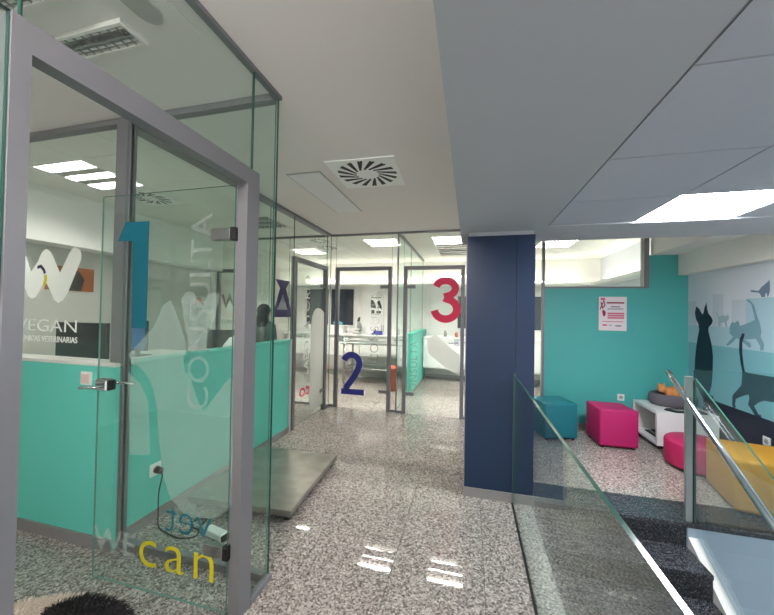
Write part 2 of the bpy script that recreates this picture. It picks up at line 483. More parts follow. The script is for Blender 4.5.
P_c3 = [(4.611, 1.634), (4.568, 1.561), (4.513, 1.582), (4.459, 1.572), (4.427, 1.592), (4.419, 1.543), (4.453, 1.512), (4.437, 1.453), (4.464, 1.446), (4.485, 1.501), (4.54, 1.496), (4.546, 1.455), (4.574, 1.448), (4.574, 1.53), (4.611, 1.602)]
P_fr1 = [(-1.806, 1.239), (-1.85, 1.287), (-1.674, 1.448), (-1.642, 1.514), (-1.617, 1.568), (-1.571, 1.596), (-1.529, 1.527), (-1.487, 1.437), (-1.451, 1.333), (-1.475, 1.279), (-1.46, 1.216), (-1.42, 1.177), (-1.38, 1.086), (-1.34, 1.017), (-1.164, 1.224), (-1.146, 0.595), (-1.18, 0.53), (-1.25, 0.483), (-1.36, 0.464), (-1.462, 0.483), (-1.536, 0.545), (-1.586, 0.659), (-1.619, 0.842), (-1.638, 1.001), (-1.669, 1.117), (-1.727, 1.2)]
P_fr2 = [(-1.847, 1.193), (-1.753, 1.127), (-1.701, 1.039), (-1.69, 0.915), (-1.677, 0.754), (-1.816, 0.738)]
P_fr3 = [(-1.499, 1.602), (-1.461, 1.644), (-1.416, 1.634), (-1.382, 1.581), (-1.338, 1.582), (-1.315, 1.629), (-1.278, 1.644), (-1.253, 1.608), (-1.281, 1.521), (-1.338, 1.364), (-1.393, 1.32), (-1.439, 1.36), (-1.468, 1.464)]

# ================================================================== THE SETTING
# ---- floor: granite slabs on a grout bed
fl = struct('floor', 'speckled grey-pink polished granite slab floor', 'floor', (-1, 2, 0))
bx('grout_bed', 'grout', fl, -4.7, 0.36, -1.2, 8.1, -0.12, -0.018)
bx('grout_bed', 'grout', fl, 0.36, 2.75, 3.33, 8.1, -0.12, -0.018)
def slabs(x0, x1, y0, y1, ox, oy, dx, dy, m, parent, name='slab', g=0.0016, z0=-0.018, z1=0.0):
    import math as _m
    i0, i1 = _m.floor((x0 - ox) / dx), _m.ceil((x1 - ox) / dx)
    j0, j1 = _m.floor((y0 - oy) / dy), _m.ceil((y1 - oy) / dy)
    for i in range(i0, i1):
        for j in range(j0, j1):
            a, b = max(x0, ox + i * dx) + g, min(x1, ox + (i + 1) * dx) - g
            c, d = max(y0, oy + j * dy) + g, min(y1, oy + (j + 1) * dy) - g
            if b - a > 0.02 and d - c > 0.02:
                bx(name, m, parent, a, b, c, d, z0, z1)
slabs(-4.7, 0.352, -1.2, 8.1, -0.44, 1.92, 0.54, 1.08, 'granite', fl)
slabs(0.352, 2.75, 3.325, 8.1, -0.44, 1.92, 0.54, 1.08, 'granite', fl)

# ---- stairs going down towards the entrance
st = struct('stairs', 'dark granite stairs going down beside the glass balustrade', 'stairs', (1.05, 3.0, -0.2))
bx('tread', 'granite_dark', st, 0.362, 2.75, 2.99, 3.322, -0.035, 0.0, 0.003)
for k in range(9):
    yn = 3.005 - 0.282 * k; z = -0.18 * k
    bx('riser', 'granite_dark', st, 0.50, 1.61, yn, yn + 0.02, z - 0.18, z - 0.034)
    bx('tread', 'granite_dark', st, 0.50, 1.61, yn - 0.282 - 0.012, yn + 0.02, z - 0.18 - 0.034, z - 0.18, 0.003)
lf = sbox('floor_lower', 'granite floor at the foot of the stairs', 'floor', 'granite_dark', 0.3, 2.75, -1.2, 0.75, -1.90, -1.81)
sbox('wall_stairwell_side', 'white wall under the corridor edge beside the stairs', 'wall', 'wall_blue_white', 0.37, 0.499, -1.2, 3.0, -1.9, -0.04)
sbox('wall_stairwell_end', 'bluish white wall under the waiting corner beside the stairs', 'wall', 'wall_blue_white', 1.61, 2.75, 2.99, 3.3, -1.9, -0.036)
tr = struct('trim_1', 'white sloping stringer along the open side of the stairs', 'trim', (1.65, 2, -0.7))
sl = 0.18 / 0.282
MB().prism([(1.612, 2.988, -0.10), (1.612, 0.45, -0.10 - sl * 2.538), (1.612, 0.45, -0.45 - sl * 2.538), (1.612, 2.988, -0.55)], (0.06, 0, 0)).build('stringer', 'wall_white', tr)
c1 = struct('trim_2', 'pale granite curb carrying the glass balustrade', 'trim', (0.43, 1, 0))
bx('curb_stone', 'granite_curb', c1, 0.368, 0.492, -1.2, 2.985, -0.04, 0.0)
bx('metal_edge', 'alu', c1, 0.492, 0.502, -1.2, 2.985, -0.04, 0.003)

# ---- outer walls
sbox('wall_left', 'white wall behind the reception desk', 'wall', 'wall_desk', -4.75, -4.6, -1.2, 8.1, 0, 2.81)
sbox('wall_right', 'side wall carrying the cat mural', 'wall', 'mural_sky', 2.752, 2.9, -1.2, 8.1, -1.9, 2.81)
sbox('wall_back', 'white end wall of the consulting rooms', 'wall', 'wall_white', -4.75, 2.9, 8.1, 8.25, 0, 2.81)
sbox('wall_room_partition', 'white partition closing the near consulting room', 'wall', 'wall_white', -4.6, -1.16, -1.3, -1.2, 0, 2.81)

# green wall of the waiting corner with the interior window above it
gw = struct('wall_waiting', 'turquoise wall of the waiting corner', 'wall', (1.9, 5.16, 0))
bx('wall_panel', 'green_wait', gw, 1.03, 2.752, 5.12, 5.2, 0, 1.93)
bx('wall_panel', 'green_wait', gw, 2.31, 2.752, 5.12, 5.2, 1.93, 2.372)
bx('skirting', 'skirt', gw, 1.03, 2.12, 5.108, 5.12, 0, 0.06)
w9 = struct('window_1', 'interior window above the turquoise wall', 'window', (1.65, 5.16, 1.93))
pane('pane', 'glass', w9, 1.03, 2.25, 5.155, 5.163, 1.955, 2.79)
bx('sill', 'alu', w9, 1.03, 2.31, 5.11, 5.21, 1.93, 1.955)
bx('frame_post', 'alu_dark', w9, 2.25, 2.31, 5.11, 5.21, 1.955, 2.80)
bx('frame_post', 'alu', w9, 1.0, 1.03, 5.11, 5.2, 0, 2.80)

# half walls of the reception
hw = struct('wall_reception_front', 'mint green half wall in front of the reception desk', 'wall', (-3.3, 1.69, 0))
bx('wall_panel', 'green', hw, -4.6, -2.29, 1.63, 1.75, 0, 1.165)
bx('wall_panel', 'green', hw, -2.29, -2.20, 1.63, 1.66, 0, 1.165)
bx('cap', 'wood_desk', hw, -4.6, -2.20, 1.625, 1.755, 1.165, 1.19, 0.004)
bx('skirting', 'skirt', hw, -4.6, -2.195, 1.617, 1.63, 0, 0.075)
hs = struct('wall_reception_side', 'mint green half wall beside the floor scale', 'wall', (-2.29, 2.7, 0))
bx('wall_panel', 'green', hs, -2.34, -2.23, 1.75, 3.79, 0, 1.155)
bx('cap', 'green', hs, -2.36, -2.215, 1.75, 3.80, 1.155, 1.18, 0.004)
bx('skirting', 'skirt', hs, -2.23, -2.218, 1.73, 3.79, 0, 0.07)
bx('end_post', 'white_lacquer', hs, -2.34, -2.22, 3.79, 3.83, 0, 1.18)

# navy column
cl = struct('column', 'navy blue clad column at the head of the stairs', 'column', (0.24, 3.2, 0))
for a, b in ((-0.03, 0.37), (0.372, 0.515)):
    bx('cladding_panel', 'navy_panel', cl, a, b, 2.92, 2.94, 0.075, 2.215)
bx('cladding_panel', 'navy_panel', cl, -0.03, -0.01, 2.94, 3.43, 0.075, 2.215)
bx('cladding_panel', 'navy_panel', cl, 0.495, 0.515, 2.94, 3.43, 0.075, 2.215)
bx('cladding_panel', 'navy_panel', cl, -0.01, 0.495, 3.41, 3.43, 0.075, 2.215)
bx('core', 'plaster', cl, -0.01, 0.495, 2.94, 3.41, 0, 2.25)
bx('skirting', 'skirt', cl, -0.038, 0.523, 2.908, 3.44, 0, 0.075)
bx('corner_strip', 'alu', cl, -0.037, -0.03, 2.915, 2.925, 0.075, 2.215)
bx('shadow_gap', 'plaster_grey', cl, -0.02, 0.505, 2.93, 3.42, 2.215, 2.25)

# ---- ceilings
cg = struct('ceiling', 'pale plaster ceiling of the corridor', 'ceiling', (-1.2, 2, 2.81))
bx('ceiling_panel', 'plaster', cg, -4.75, -0.09, -1.3, 1.715, 2.81, 2.9)
bx('ceiling_panel', 'plaster', cg, -2.26, -0.09, 1.715, 5.03, 2.81, 2.9)
sbox('ceiling_waiting', 'pale ceiling above the waiting corner', 'ceiling', 'plaster', -0.09, 2.75, 3.4, 5.12, 2.81, 2.9)
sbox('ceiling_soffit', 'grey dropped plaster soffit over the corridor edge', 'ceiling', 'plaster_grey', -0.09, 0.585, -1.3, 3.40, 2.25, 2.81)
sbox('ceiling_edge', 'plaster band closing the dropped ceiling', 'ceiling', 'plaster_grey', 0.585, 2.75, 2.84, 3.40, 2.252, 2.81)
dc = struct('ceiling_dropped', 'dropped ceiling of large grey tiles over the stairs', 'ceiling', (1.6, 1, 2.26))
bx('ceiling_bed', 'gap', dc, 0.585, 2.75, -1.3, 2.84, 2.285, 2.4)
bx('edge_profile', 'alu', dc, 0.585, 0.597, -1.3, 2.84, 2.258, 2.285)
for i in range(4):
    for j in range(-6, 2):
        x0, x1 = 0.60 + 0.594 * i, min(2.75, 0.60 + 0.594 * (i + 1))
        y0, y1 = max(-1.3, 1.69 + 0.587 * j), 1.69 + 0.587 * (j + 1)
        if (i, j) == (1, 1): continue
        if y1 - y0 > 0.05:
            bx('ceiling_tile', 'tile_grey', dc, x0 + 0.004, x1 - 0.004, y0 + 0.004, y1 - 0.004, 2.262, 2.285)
# beams over the mural wall
bm_ = struct('trim_3', 'white stepped beam along the top of the mural wall', 'trim', (2.6, 4, 2.1))
bx('beam_upper', 'wall_white', bm_, 2.33, 2.75, 3.40, 5.12, 2.372, 2.81)
bx('beam_lower', 'wall_white', bm_, 2.64, 2.75, 3.40, 5.12, 2.10, 2.372)

def tiled_ceiling(name, label, x0, x1, y0, y1, ox, oy, skip=()):
    s = struct(name, label, 'ceiling', ((x0 + x1) / 2, (y0 + y1) / 2, 2.81))
    bx('ceiling_bed', 'gap', s, x0, x1, y0, y1, 2.895, 2.93)
    i0, i1 = math.floor((x0 - ox) / 0.6), math.ceil((x1 - ox) / 0.6)
    j0, j1 = math.floor((y0 - oy) / 0.6), math.ceil((y1 - oy) / 0.6)
    for i in range(i0, i1):
        for j in range(j0, j1):
            if any(abs(ox + (i + 0.5) * 0.6 - a) < 0.1 and abs(oy + (j + 0.5) * 0.6 - b_) < 0.1 for a, b_ in skip):
                continue                      # a recessed light fills this cell
            a, b = max(x0, ox + i * 0.6), min(x1, ox + (i + 1) * 0.6)
            c, d = max(y0, oy + j * 0.6), min(y1, oy + (j + 1) * 0.6)
            if b - a > 0.03 and d - c > 0.03:
                bx('ceiling_tile', 'tile_white', s, a + 0.003, b - 0.003, c + 0.003, d - 0.003, 2.81, 2.895)
ROOM_LIGHTS = [(-1.55, 5.75), (-3.35, 6.35), (-0.35, 5.75), (-0.35, 6.35), (1.45, 6.35), (-0.35, 6.95)]
DESK_LIGHTS = [(-3.55, 2.36), (-2.95, 4.16)]
tiled_ceiling('ceiling_rooms', 'white tiled ceiling of the consulting rooms', -4.6, 2.75, 5.05, 8.1, -1.25, 4.85, ROOM_LIGHTS)
tiled_ceiling('ceiling_reception', 'white tiled ceiling over the reception', -4.6, -2.26, 1.72, 5.0, -3.85, 2.06, DESK_LIGHTS)
lb = struct('trim_4', 'white bulkhead along the reception wall', 'trim', (-4.5, 3.4, 2.23))
bx('bulkhead', 'wall_white', lb, -4.6, -4.32, 1.75, 5.0, 2.23, 2.81)

# cove shelves that light the far walls of the consulting rooms
cv = struct('trim_5', 'white cove shelf along the far wall of the consulting rooms', 'trim', (0, 8, 2.2))
bx('shelf', 'wall_white', cv, -4.6, 2.75, 7.84, 8.1, 2.20, 2.225)
bx('lip', 'wall_white', cv, -4.6, 2.75, 7.84, 7.855, 2.225, 2.25)
for a in (-4.3, -2.6, -0.9, 0.8):
    bx('light_strip', 'cove_on', cv, a, a + 1.5, 7.93, 7.96, 2.226, 2.24)
cw = struct('trim_6', 'white cove shelf along the side wall of the far consulting room', 'trim', (2.6, 6.6, 2.2))
bx('shelf', 'wall_white', cw, 2.49, 2.75, 5.25, 7.84, 2.20, 2.225)
bx('lip', 'wall_white', cw, 2.49, 2.505, 5.25, 7.84, 2.225, 2.25)
for a in (5.35, 6.6):
    bx('light_strip', 'cove_on', cw, 2.58, 2.61, a, a + 1.15, 2.226, 2.24)

# ---- glass partitions
def pane_poly(name, m, parent, pts, axis, c0, c1):
    mk = (lambda a, b: (c0, a, b)) if axis == 'x' else (lambda a, b: (a, c0, b))
    v = (c1 - c0, 0, 0) if axis == 'x' else (0, c1 - c0, 0)
    o = MB().prism([mk(a, b) for a, b in pts], v).build(name, [m, 'glass_edge'], parent)
    k = 0 if axis == 'x' else 1
    for p in o.data.polygons: p.material_index = 0 if abs(p.normal[k]) > 0.9 else 1
    return o
g1 = struct('window_2', 'frameless glass panes around the door marked 1', 'window', (-1.11, 0.8, 0))
pane('pane', 'glass_green', g1, -1.116, -1.104, -1.2, 0.563, 2.277, 2.79)
pane('pane', 'glass_green', g1, -1.116, -1.104, 0.567, 1.472, 2.277, 2.79)
pane_poly('pane', 'glass_green', g1, [(1.476, 2.277), (1.527, 2.277), (1.527, 0.03), (1.70, 0.03), (1.70, 2.79), (1.476, 2.79)], 'x', -1.116, -1.104)
pane('pane', 'glass_green', g1, -1.116, -1.104, -1.2, 0.543, 0.03, 2.275)
bx('top_rail', 'alu_dark', g1, -1.128, -1.092, -1.2, 1.712, 2.788, 2.81)
bx('floor_channel', 'alu', g1, -1.128, -1.092, 1.527, 1.712, 0, 0.032)
g2 = struct('window_3', 'glass partition crossing behind the open door', 'window', (-2, 1.69, 0))
pane('pane', 'glass_green', g2, -2.188, -1.118, 1.684, 1.696, 0.04, 2.78, 'glass_edge_pale')
pane('pane', 'glass', g2, -4.6, -2.29, 1.684, 1.696, 1.19, 2.78)
bx('top_rail', 'alu', g2, -4.6, -1.13, 1.665, 1.715, 2.772, 2.81)
bx('floor_channel', 'alu', g2, -2.20, -1.13, 1.67, 1.71, 0, 0.042)
bx('post', 'alu', g2, -2.29, -2.20, 1.66, 1.73, 0, 2.772)
bx('side_strip', 'alu_dark', g2, -2.20, -2.188, 1.675, 1.705, 0.04, 2.772)
g3 = struct('window_4', 'glass partition standing on the mint half wall', 'window', (-2.23, 3, 1.18))
pane('pane', 'glass', g3, -2.29, -2.28, 1.75, 3.40, 1.18, 2.78)
pane('pane', 'glass', g3, -2.235, -2.225, 3.40, 3.843, 1.18, 2.78)
pane('pane', 'glass', g3, -2.235, -2.225, 3.845, 4.86, 2.262, 2.78)
pane('pane', 'glass', g3, -2.235, -2.225, 4.865, 5.01, 0.03, 2.78)
bx('top_rail', 'alu', g3, -2.31, -2.21, 1.73, 5.01, 2.775, 2.81)
bx('floor_channel', 'alu', g3, -2.245, -2.215, 4.865, 5.01, 0, 0.032)
g4 = struct('window_5', 'glass front of the consulting rooms', 'window', (-1.8, 5.03, 0))
for a, b, z in ((-2.235, -2.142, 0.03), (-1.196, -1.105, 0.03), (-1.101, -1.008, 0.03), (-0.08, 0.98, 0.03), (-3.70, -3.0, 0.03), (-2.996, -2.24, 0.03), (-4.6, -4.444, 0.03),
                (-2.14, -1.198, 2.272), (-1.006, -0.082, 2.272), (-4.442, -3.702, 2.272)):
    pane('pane', 'glass', g4, a, b, 5.025, 5.035, z, 2.78)
bx('top_rail', 'alu_dark', g4, -4.6, 1.0, 5.01, 5.05, 2.782, 2.81)
for a, b in ((-2.235, -2.142), (-1.196, -1.008), (-0.08, 0.98), (-3.70, -2.24)):
    bx('floor_channel', 'alu', g4, a, b, 5.012, 5.048, 0, 0.032)
bx('joint', 'alu_dark', g4, -1.112, -1.096, 5.015, 5.045, 0.03, 2.782)
g5 = struct('window_6', 'glass partition between the rooms marked 2 and 3', 'window', (-1.1, 6.5, 0))
pane('pane', 'glass_green', g5, -1.106, -1.096, 5.06, 6.2, 0.03, 2.78)
pane('pane', 'glass_green', g5, -1.106, -1.096, 6.204, 7.83, 1.16, 2.78)
bx('top_rail', 'alu', g5, -1.125, -1.077, 5.05, 7.84, 2.78, 2.81)
hw3 = struct('wall_room_half', 'pale mint half wall between the consulting rooms', 'wall', (-1.1, 7, 0))
bx('wall_panel', 'green', hw3, -1.16, -1.05, 6.2, 7.5, 0.0, 1.13)
bx('cap', 'green', hw3, -1.17, -1.04, 6.19, 7.5, 1.13, 1.16, 0.004)
bx('skirting', 'skirt', hw3, -1.05, -1.04, 6.2, 8.1, 0, 0.05)
bx('wall_panel', 'green', hw3, -1.16, -1.05, 7.5, 8.1, 0.0, 1.16)

# ---- doors
def lever(parent, x, y, z, d, ax, m='chrome'):
    """lever handle: square plate plus bar; ax 'x': bar along x, face towards -y"""
    b = MB()
    b.box(x - 0.03 if d > 0 else x - 0.05, x + 0.05 if d > 0 else x + 0.03, y - 0.022, y + 0.022, z - 0.045, z + 0.045, 0.004)
    h = b.build('lock_case', m, parent)
    for s in (-1, 1):
        MB().tube([(x, y + s * 0.02, z), (x, y + s * 0.055, z), (x + d * 0.03, y + s * 0.066, z), (x + d * 0.13, y + s * 0.062, z - 0.008)], 0.009, 8).build('lever', m, parent)
    return h
LEAF = {}
def door_y(name, label, x0, x1, y, zt, hinge, fw_=0.055):
    d = struct(name, label, 'door', ((x0 + x1) / 2, y, 0))
    fr = MB()
    fr.box(x0, x0 + fw_, y - 0.03, y + 0.03, 0, zt); fr.box(x1 - fw_, x1, y - 0.03, y + 0.03, 0, zt)
    fr.box(x0 + fw_, x1 - fw_, y - 0.03, y + 0.03, zt - fw_, zt)
    fr.build('door_frame', 'alu', d)
    lf_ = LEAF[name] = pane('door_leaf', 'glass', d, x0 + fw_ + 0.006, x1 - fw_ - 0.006, y - 0.005, y + 0.005, 0.02, zt - fw_ - 0.006)
    hx = x1 - fw_ if hinge > 0 else x0 + fw_
    for z in (0.30, zt - 0.32):
        bx('hinge', 'alu_dark', d, min(hx, hx - hinge * 0.13), max(hx, hx - hinge * 0.13), y - 0.018, y + 0.018, z - 0.025, z + 0.025, 0.003)
    kx = x0 + fw_ + 0.04 if hinge > 0 else x1 - fw_ - 0.04
    lever(lf_, kx, y, 1.11, hinge, 'x')
    return d
d2_ = door_y('door_2', 'glass door with a navy number 2', -2.14, -1.198, 5.03, 2.27, 1)
d3_ = door_y('door_3', 'glass door with a red number 3', -1.006, -0.082, 5.03, 2.27, -1)
d5_ = door_y('door_5', 'glass door with a grey letter W behind the reception', -4.442, -3.702, 5.03, 2.27, 1)
# number 2
F2 = plane_y(5.024)
ribbon('number_two', arc(-1.845, 0.715, 0.135, 0.14, 160, -8, 14) + [(-1.735, 0.62), (-1.80, 0.50), (-1.945, 0.30)], 0.10, F2, 'print_navy', LEAF['door_2'])
ribbon('number_two_foot', [(-2.012, 0.262), (-1.628, 0.262)], 0.09, plane_y(5.0238), 'print_navy', LEAF['door_2'])
lettering('door_word', 'CONSULTA', (-1.40, 5.0235, 0.74), (0, 0, 1), (-1, 0, 0), 0.20, 'frost_grey', LEAF['door_2'], spacing=1.12)
# number 3
ribbon('number_three', arc(-0.365, 1.925, 0.145, 0.118, 165, -80, 16) + [(-0.385, 1.795)], 0.108, plane_y(5.024), 'print_red', LEAF['door_3'])
ribbon('number_three_bowl', [(-0.385, 1.785)] + arc(-0.362, 1.612, 0.168, 0.15, 80, -172, 18), 0.112, plane_y(5.0238), 'print_red', LEAF['door_3'])
sticker('frosted_emblem', [(-0.63, 1.06), (-0.622, 1.13), (-0.588, 1.185), (-0.53, 1.216), (-0.48, 1.212), (-0.43, 1.18), (-0.37, 1.115), (-0.145, 0.925), (-0.145, 0.62), (-0.36, 0.74), (-0.61, 0.93)], plane_y(5.024), 'frost_white', LEAF['door_3'])
lettering('door_word', 'CONSULTA', (-0.78, 5.0235, 0.22), (0, 0, 1), (-1, 0, 0), 0.16, 'frost_text', LEAF['door_3'], spacing=1.1)
# door 5
ribbon('letter_w', [(-4.33, 1.82), (-4.25, 1.62), (-4.17, 1.79), (-4.09, 1.62), (-4.01, 1.82)], 0.05, plane_y(5.024), 'print_grey', LEAF['door_5'])
lettering('door_word', 'CLINICAS', (-4.34, 5.0235, 1.30), (1, 0, 0), (0, 0, 1), 0.10, 'print_grey', LEAF['door_5'])

# door 4 in the side wall, seen edge-on along the corridor
d4 = struct('door_4', 'framed glass door at the end of the mint half wall', 'door', (-2.23, 4.35, 0))
b = MB()
b.box(-2.265, -2.205, 3.845, 3.90, 0, 2.26); b.box(-2.265, -2.205, 4.80, 4.86, 0, 2.26); b.box(-2.265, -2.205, 3.90, 4.80, 2.20, 2.26)
b.build('door_frame', 'alu', d4)
l4 = pane('door_leaf', 'glass', d4, -2.24, -2.23, 3.906, 4.794, 0.02, 2.194)
for z in (0.32, 1.94):
    bx('hinge', 'alu_dark', d4, -2.255, -2.215, 4.68, 4.80, z - 0.025, z + 0.025, 0.003)
FX = plane_x(-2.229)
sticker('frosted_emblem', [(4.35, 0.10), (4.35, 1.30), (4.38, 1.47), (4.45, 1.56), (4.55, 1.60), (4.66, 1.59), (4.79, 1.53), (4.79, 0.10)], FX, 'frost_white', l4)
lettering('door_word', 'LABORATORIO', (-2.2275, 4.30, 0.62), (0, 0, 1), (0, -1, 0), 0.20, 'print_white', l4, spacing=1.05)
lettering('small_red_word', 'co', (-2.2275, 4.36, 0.37), (0, -1, 0), (0, 0, 1), 0.25, 'print_red', l4, sx=1.25)
# purple ribbon emblem on the pane beside it
PE = sticker('purple_emblem', [(3.43, 1.92), (3.53, 1.82), (3.41, 1.55), (3.41, 1.47), (3.79, 1.47), (3.79, 1.55), (3.66, 1.82), (3.74, 1.92)], plane_x(-2.2248), 'print_purple', g3)
sticker('white_triangle', [(3.59, 1.74), (3.475, 1.56), (3.70, 1.56)], plane_x(-2.2235), 'print_white', PE)

# ---- door 1: aluminium frame with the leaf standing open into the room
d1 = struct('door_1', 'open glass door with a teal number 1 in a broad aluminium frame', 'door', (-1.1, 1.0, 0))
b = MB()
b.box(-1.150, -1.098, 0.545, 0.585, 0, 2.275); b.box(-1.150, -1.098, 1.432, 1.525, 0, 2.275); b.box(-1.150, -1.098, 0.585, 1.432, 2.195, 2.275)
b.build('door_frame', 'alu', d1)
bx('door_stop', 'alu', d1, -1.165, -1.150, 1.44, 1.50, 0, 2.26)
LY0, LY1 = 1.425, 1.435
leaf = pane('door_leaf', 'glass_leaf', d1, -2.055, -1.165, LY0, LY1, 0.03, 2.185, 'glass_edge_pale')
for z in (0.33, 1.935):
    bx('hinge_clamp', 'chrome', d1, -1.30, -1.185, LY0 - 0.012, LY1 + 0.012, z - 0.03, z + 0.03, 0.003)
    bx('hinge_knuckle', 'black', d1, -1.185, -1.152, LY0 - 0.014, LY1 + 0.014, z - 0.034, z + 0.034, 0.004)
bx('lock_case', 'chrome', d1, -2.05, -1.965, LY0 - 0.02, LY1 + 0.02, 1.08, 1.145, 0.006)
for s, y in ((-1, LY0 - 0.02), (1, LY1 + 0.02)):
    MB().tube([(-2.0, y, 1.11), (-2.0, y + s * 0.03, 1.11), (-1.97, y + s * 0.045, 1.11), (-1.88, y + s * 0.045, 1.108)] if s > 0 else
              [(-1.985, y, 1.11), (-1.985, y - 0.03, 1.11), (-2.01, y - 0.045, 1.108), (-2.10, y - 0.04, 1.10)], 0.009, 8).build('lever', 'chrome', d1)
bx('lock_ring', 'black', d1, -1.965, -1.95, LY0 - 0.016, LY1 + 0.016, 1.085, 1.14, 0.003)
FL = plane_y(LY0 - 0.0006)
sticker('number_one', [(-1.878, 2.03), (-1.711, 2.026), (-1.712, 1.44), (-1.817, 1.438), (-1.824, 1.922), (-1.932, 1.924)], FL, 'print_teal', leaf)
FB = plane_y(LY1 + 0.0018)
sticker('frosted_emblem', P_fr1, FB, 'frost', leaf, 0.0008)
sticker('frosted_emblem', P_fr2, FB, 'frost', leaf, 0.0008)
sticker('frosted_emblem', P_fr3, FB, 'frost', leaf, 0.0008)
lettering('door_word', 'CONSULTA', (-1.30, LY0 - 0.0012, 1.02), (0, 0, 1), (-1, 0, 0), 0.19, 'frost_text', leaf, spacing=1.05)
lettering('word_can', 'can', (-1.735, LY0 - 0.001, 0.165), (1, 0, 0), (0, 0, 1), 0.305, 'print_yellow', leaf, sx=1.10, spacing=1.18, bold=-0.003)
lettering('word_vet_reversed', 'vet', (-1.255, LY0 - 0.001, 0.375), (-1, 0, 0), (0, 0, 1), 0.25, 'print_vet', leaf, sx=0.95, bold=-0.004)
lettering('word_we', 'WE', (-2.045, LY0 - 0.001, 0.195), (1, 0, 0), (0, 0, 1), 0.175, 'frost_we', leaf, sx=1.12, bold=0.003)
# logo on the glass above the reception half wall
FW = plane_y(1.6825)
sticker('letter_w', [(-3.216, 1.925), (-3.152, 1.916), (-3.095, 1.798), (-3.027, 1.869), (-2.999, 1.926), (-2.97, 1.954), (-2.94, 1.96), (-2.91, 1.945), (-2.879, 1.909), (-2.805, 1.787), (-2.715, 1.933), (-2.688, 1.96), (-2.659, 1.962), (-2.621, 1.944), (-2.606, 1.909), (-2.609, 1.874), (-2.722, 1.653), (-2.768, 1.597), (-2.815, 1.575), (-2.855, 1.596), (-2.897, 1.667), (-2.95, 1.738), (-2.997, 1.667), (-3.035, 1.616), (-3.076, 1.602), (-3.118, 1.623), (-3.163, 1.703), (-3.21, 1.799)], FW, 'print_white', g2)
ribbon('collar_mark', [(-3.028, 1.829), (-2.993, 1.838), (-2.962, 1.81), (-2.95, 1.785)], 0.022, plane_y(1.681), 'print_purple', g2)
ribbon('collar_tag', [(-2.945, 1.775), (-2.94, 1.74), (-2.957, 1.70)], 0.026, plane_y(1.681), 'print_yellow', g2)
lettering('word_wegan', 'WEGAN', (-2.615, 1.682, 1.372), (1, 0, 0), (0, 0, 1), 0.125, 'print_white', g2, sx=1.5, align='RIGHT', bold=-0.001)
lettering('word_clinics', 'CLINICAS VETERINARIAS', (-2.62, 1.682, 1.300), (1, 0, 0), (0, 0, 1), 0.058, 'print_white', g2, sx=0.92, align='RIGHT', bold=0.0005)

# ---- far windows
def night_window(name, label, x0, x1, z0, z1):
    w = struct(name, label, 'window', ((x0 + x1) / 2, 8.09, z0))
    bx('frame', 'white_lacquer', w, x0 - 0.03, x1 + 0.03, 8.06, 8.098, z0 - 0.03, z1 + 0.03)
    bx('pane', 'night_glass', w, x0, x1, 8.05, 8.06, z0, z1)
night_window('window_7', 'dark night window over the worktop of room 2', -3.55, -2.93, 1.20, 2.13)
night_window('window_8', 'dark night window behind the frosted side door', -4.25, -3.63, 1.20, 2.13)
night_window('window_9', 'dark night window behind the number 3', -0.29, 1.55, 1.20, 1.96)

# ---- mural on the side wall
mu = wthing('cat_mural', 'printed mural of blue cats on rooftops along the side wall', 'mural', (2.75, 4.2, 0.0))
def mural(name, pts, off, m):
    f = plane_x(2.752 - off, -1)
    MB().prism([f[0](min(a, 5.115), max(b_, 0.002)) for a, b_ in pts], (-0.0008, 0, 0)).build(name, m, mu)
YE = -1.1
mural('haze_band', [(YE, 0.0), (5.11, 0.0), (5.11, 1.45), (YE, 1.45)], 0.0010, 'mural_mid')
mural('teal_band', [(YE, 0.0), (5.11, 0.0), (5.11, 1.232), (YE, 1.232)], 0.0020, 'mural_low')
mural('rooftop', [(4.957, 1.45), (5.11, 1.45), (5.11, 1.755), (4.957, 1.755)], 0.0010, 'mural_haze')
mural('rooftop', [(4.508, 1.45), (4.671, 1.45), (4.671, 1.825), (4.508, 1.82)], 0.0010, 'mural_haze')
mural('rooftop', [(4.188, 1.45), (4.381, 1.45), (4.381, 1.749), (4.188, 1.745)], 0.0010, 'mural_haze')
mural('rooftop', [(3.40, 1.233), (4.188, 1.233), (4.188, 1.753), (3.40, 1.755)], 0.0020, 'mural_block')
mural('rooftop', [(2.2, 1.233), (3.0, 1.233), (3.0, 1.9), (2.2, 1.9)], 0.0020, 'mural_haze')
mural('cat_silhouette', P_c1, 0.0031, 'mural_slate')
mural('cat_silhouette', P_c2, 0.0031, 'mural_cat')
mural('cat_silhouette', P_c3, 0.0031, 'mural_pale')
mural('cat_silhouette', P_walk, 0.0042, 'mural_navy')
mural('cat_silhouette', P_sit, 0.0042, 'mural_navy')
mural('ground_band', [(YE, 0.0), (4.82, 0.0), (4.82, 0.592), (YE, 0.60)], 0.0031, 'mural_navy')

# ================================================================== THINGS
# ---- lights
lp = wthing('ceiling_light_panel', 'bright flat square light panel in the dropped ceiling over the stairs', 'ceiling light', (1.48, 2.56, 2.262))
bx('diffuser', 'led_on', lp, 1.205, 1.765, 2.285, 2.832, 2.262, 2.27)
bx('frame', 'white_lacquer', lp, 1.196, 1.776, 2.279, 2.838, 2.27, 2.284)

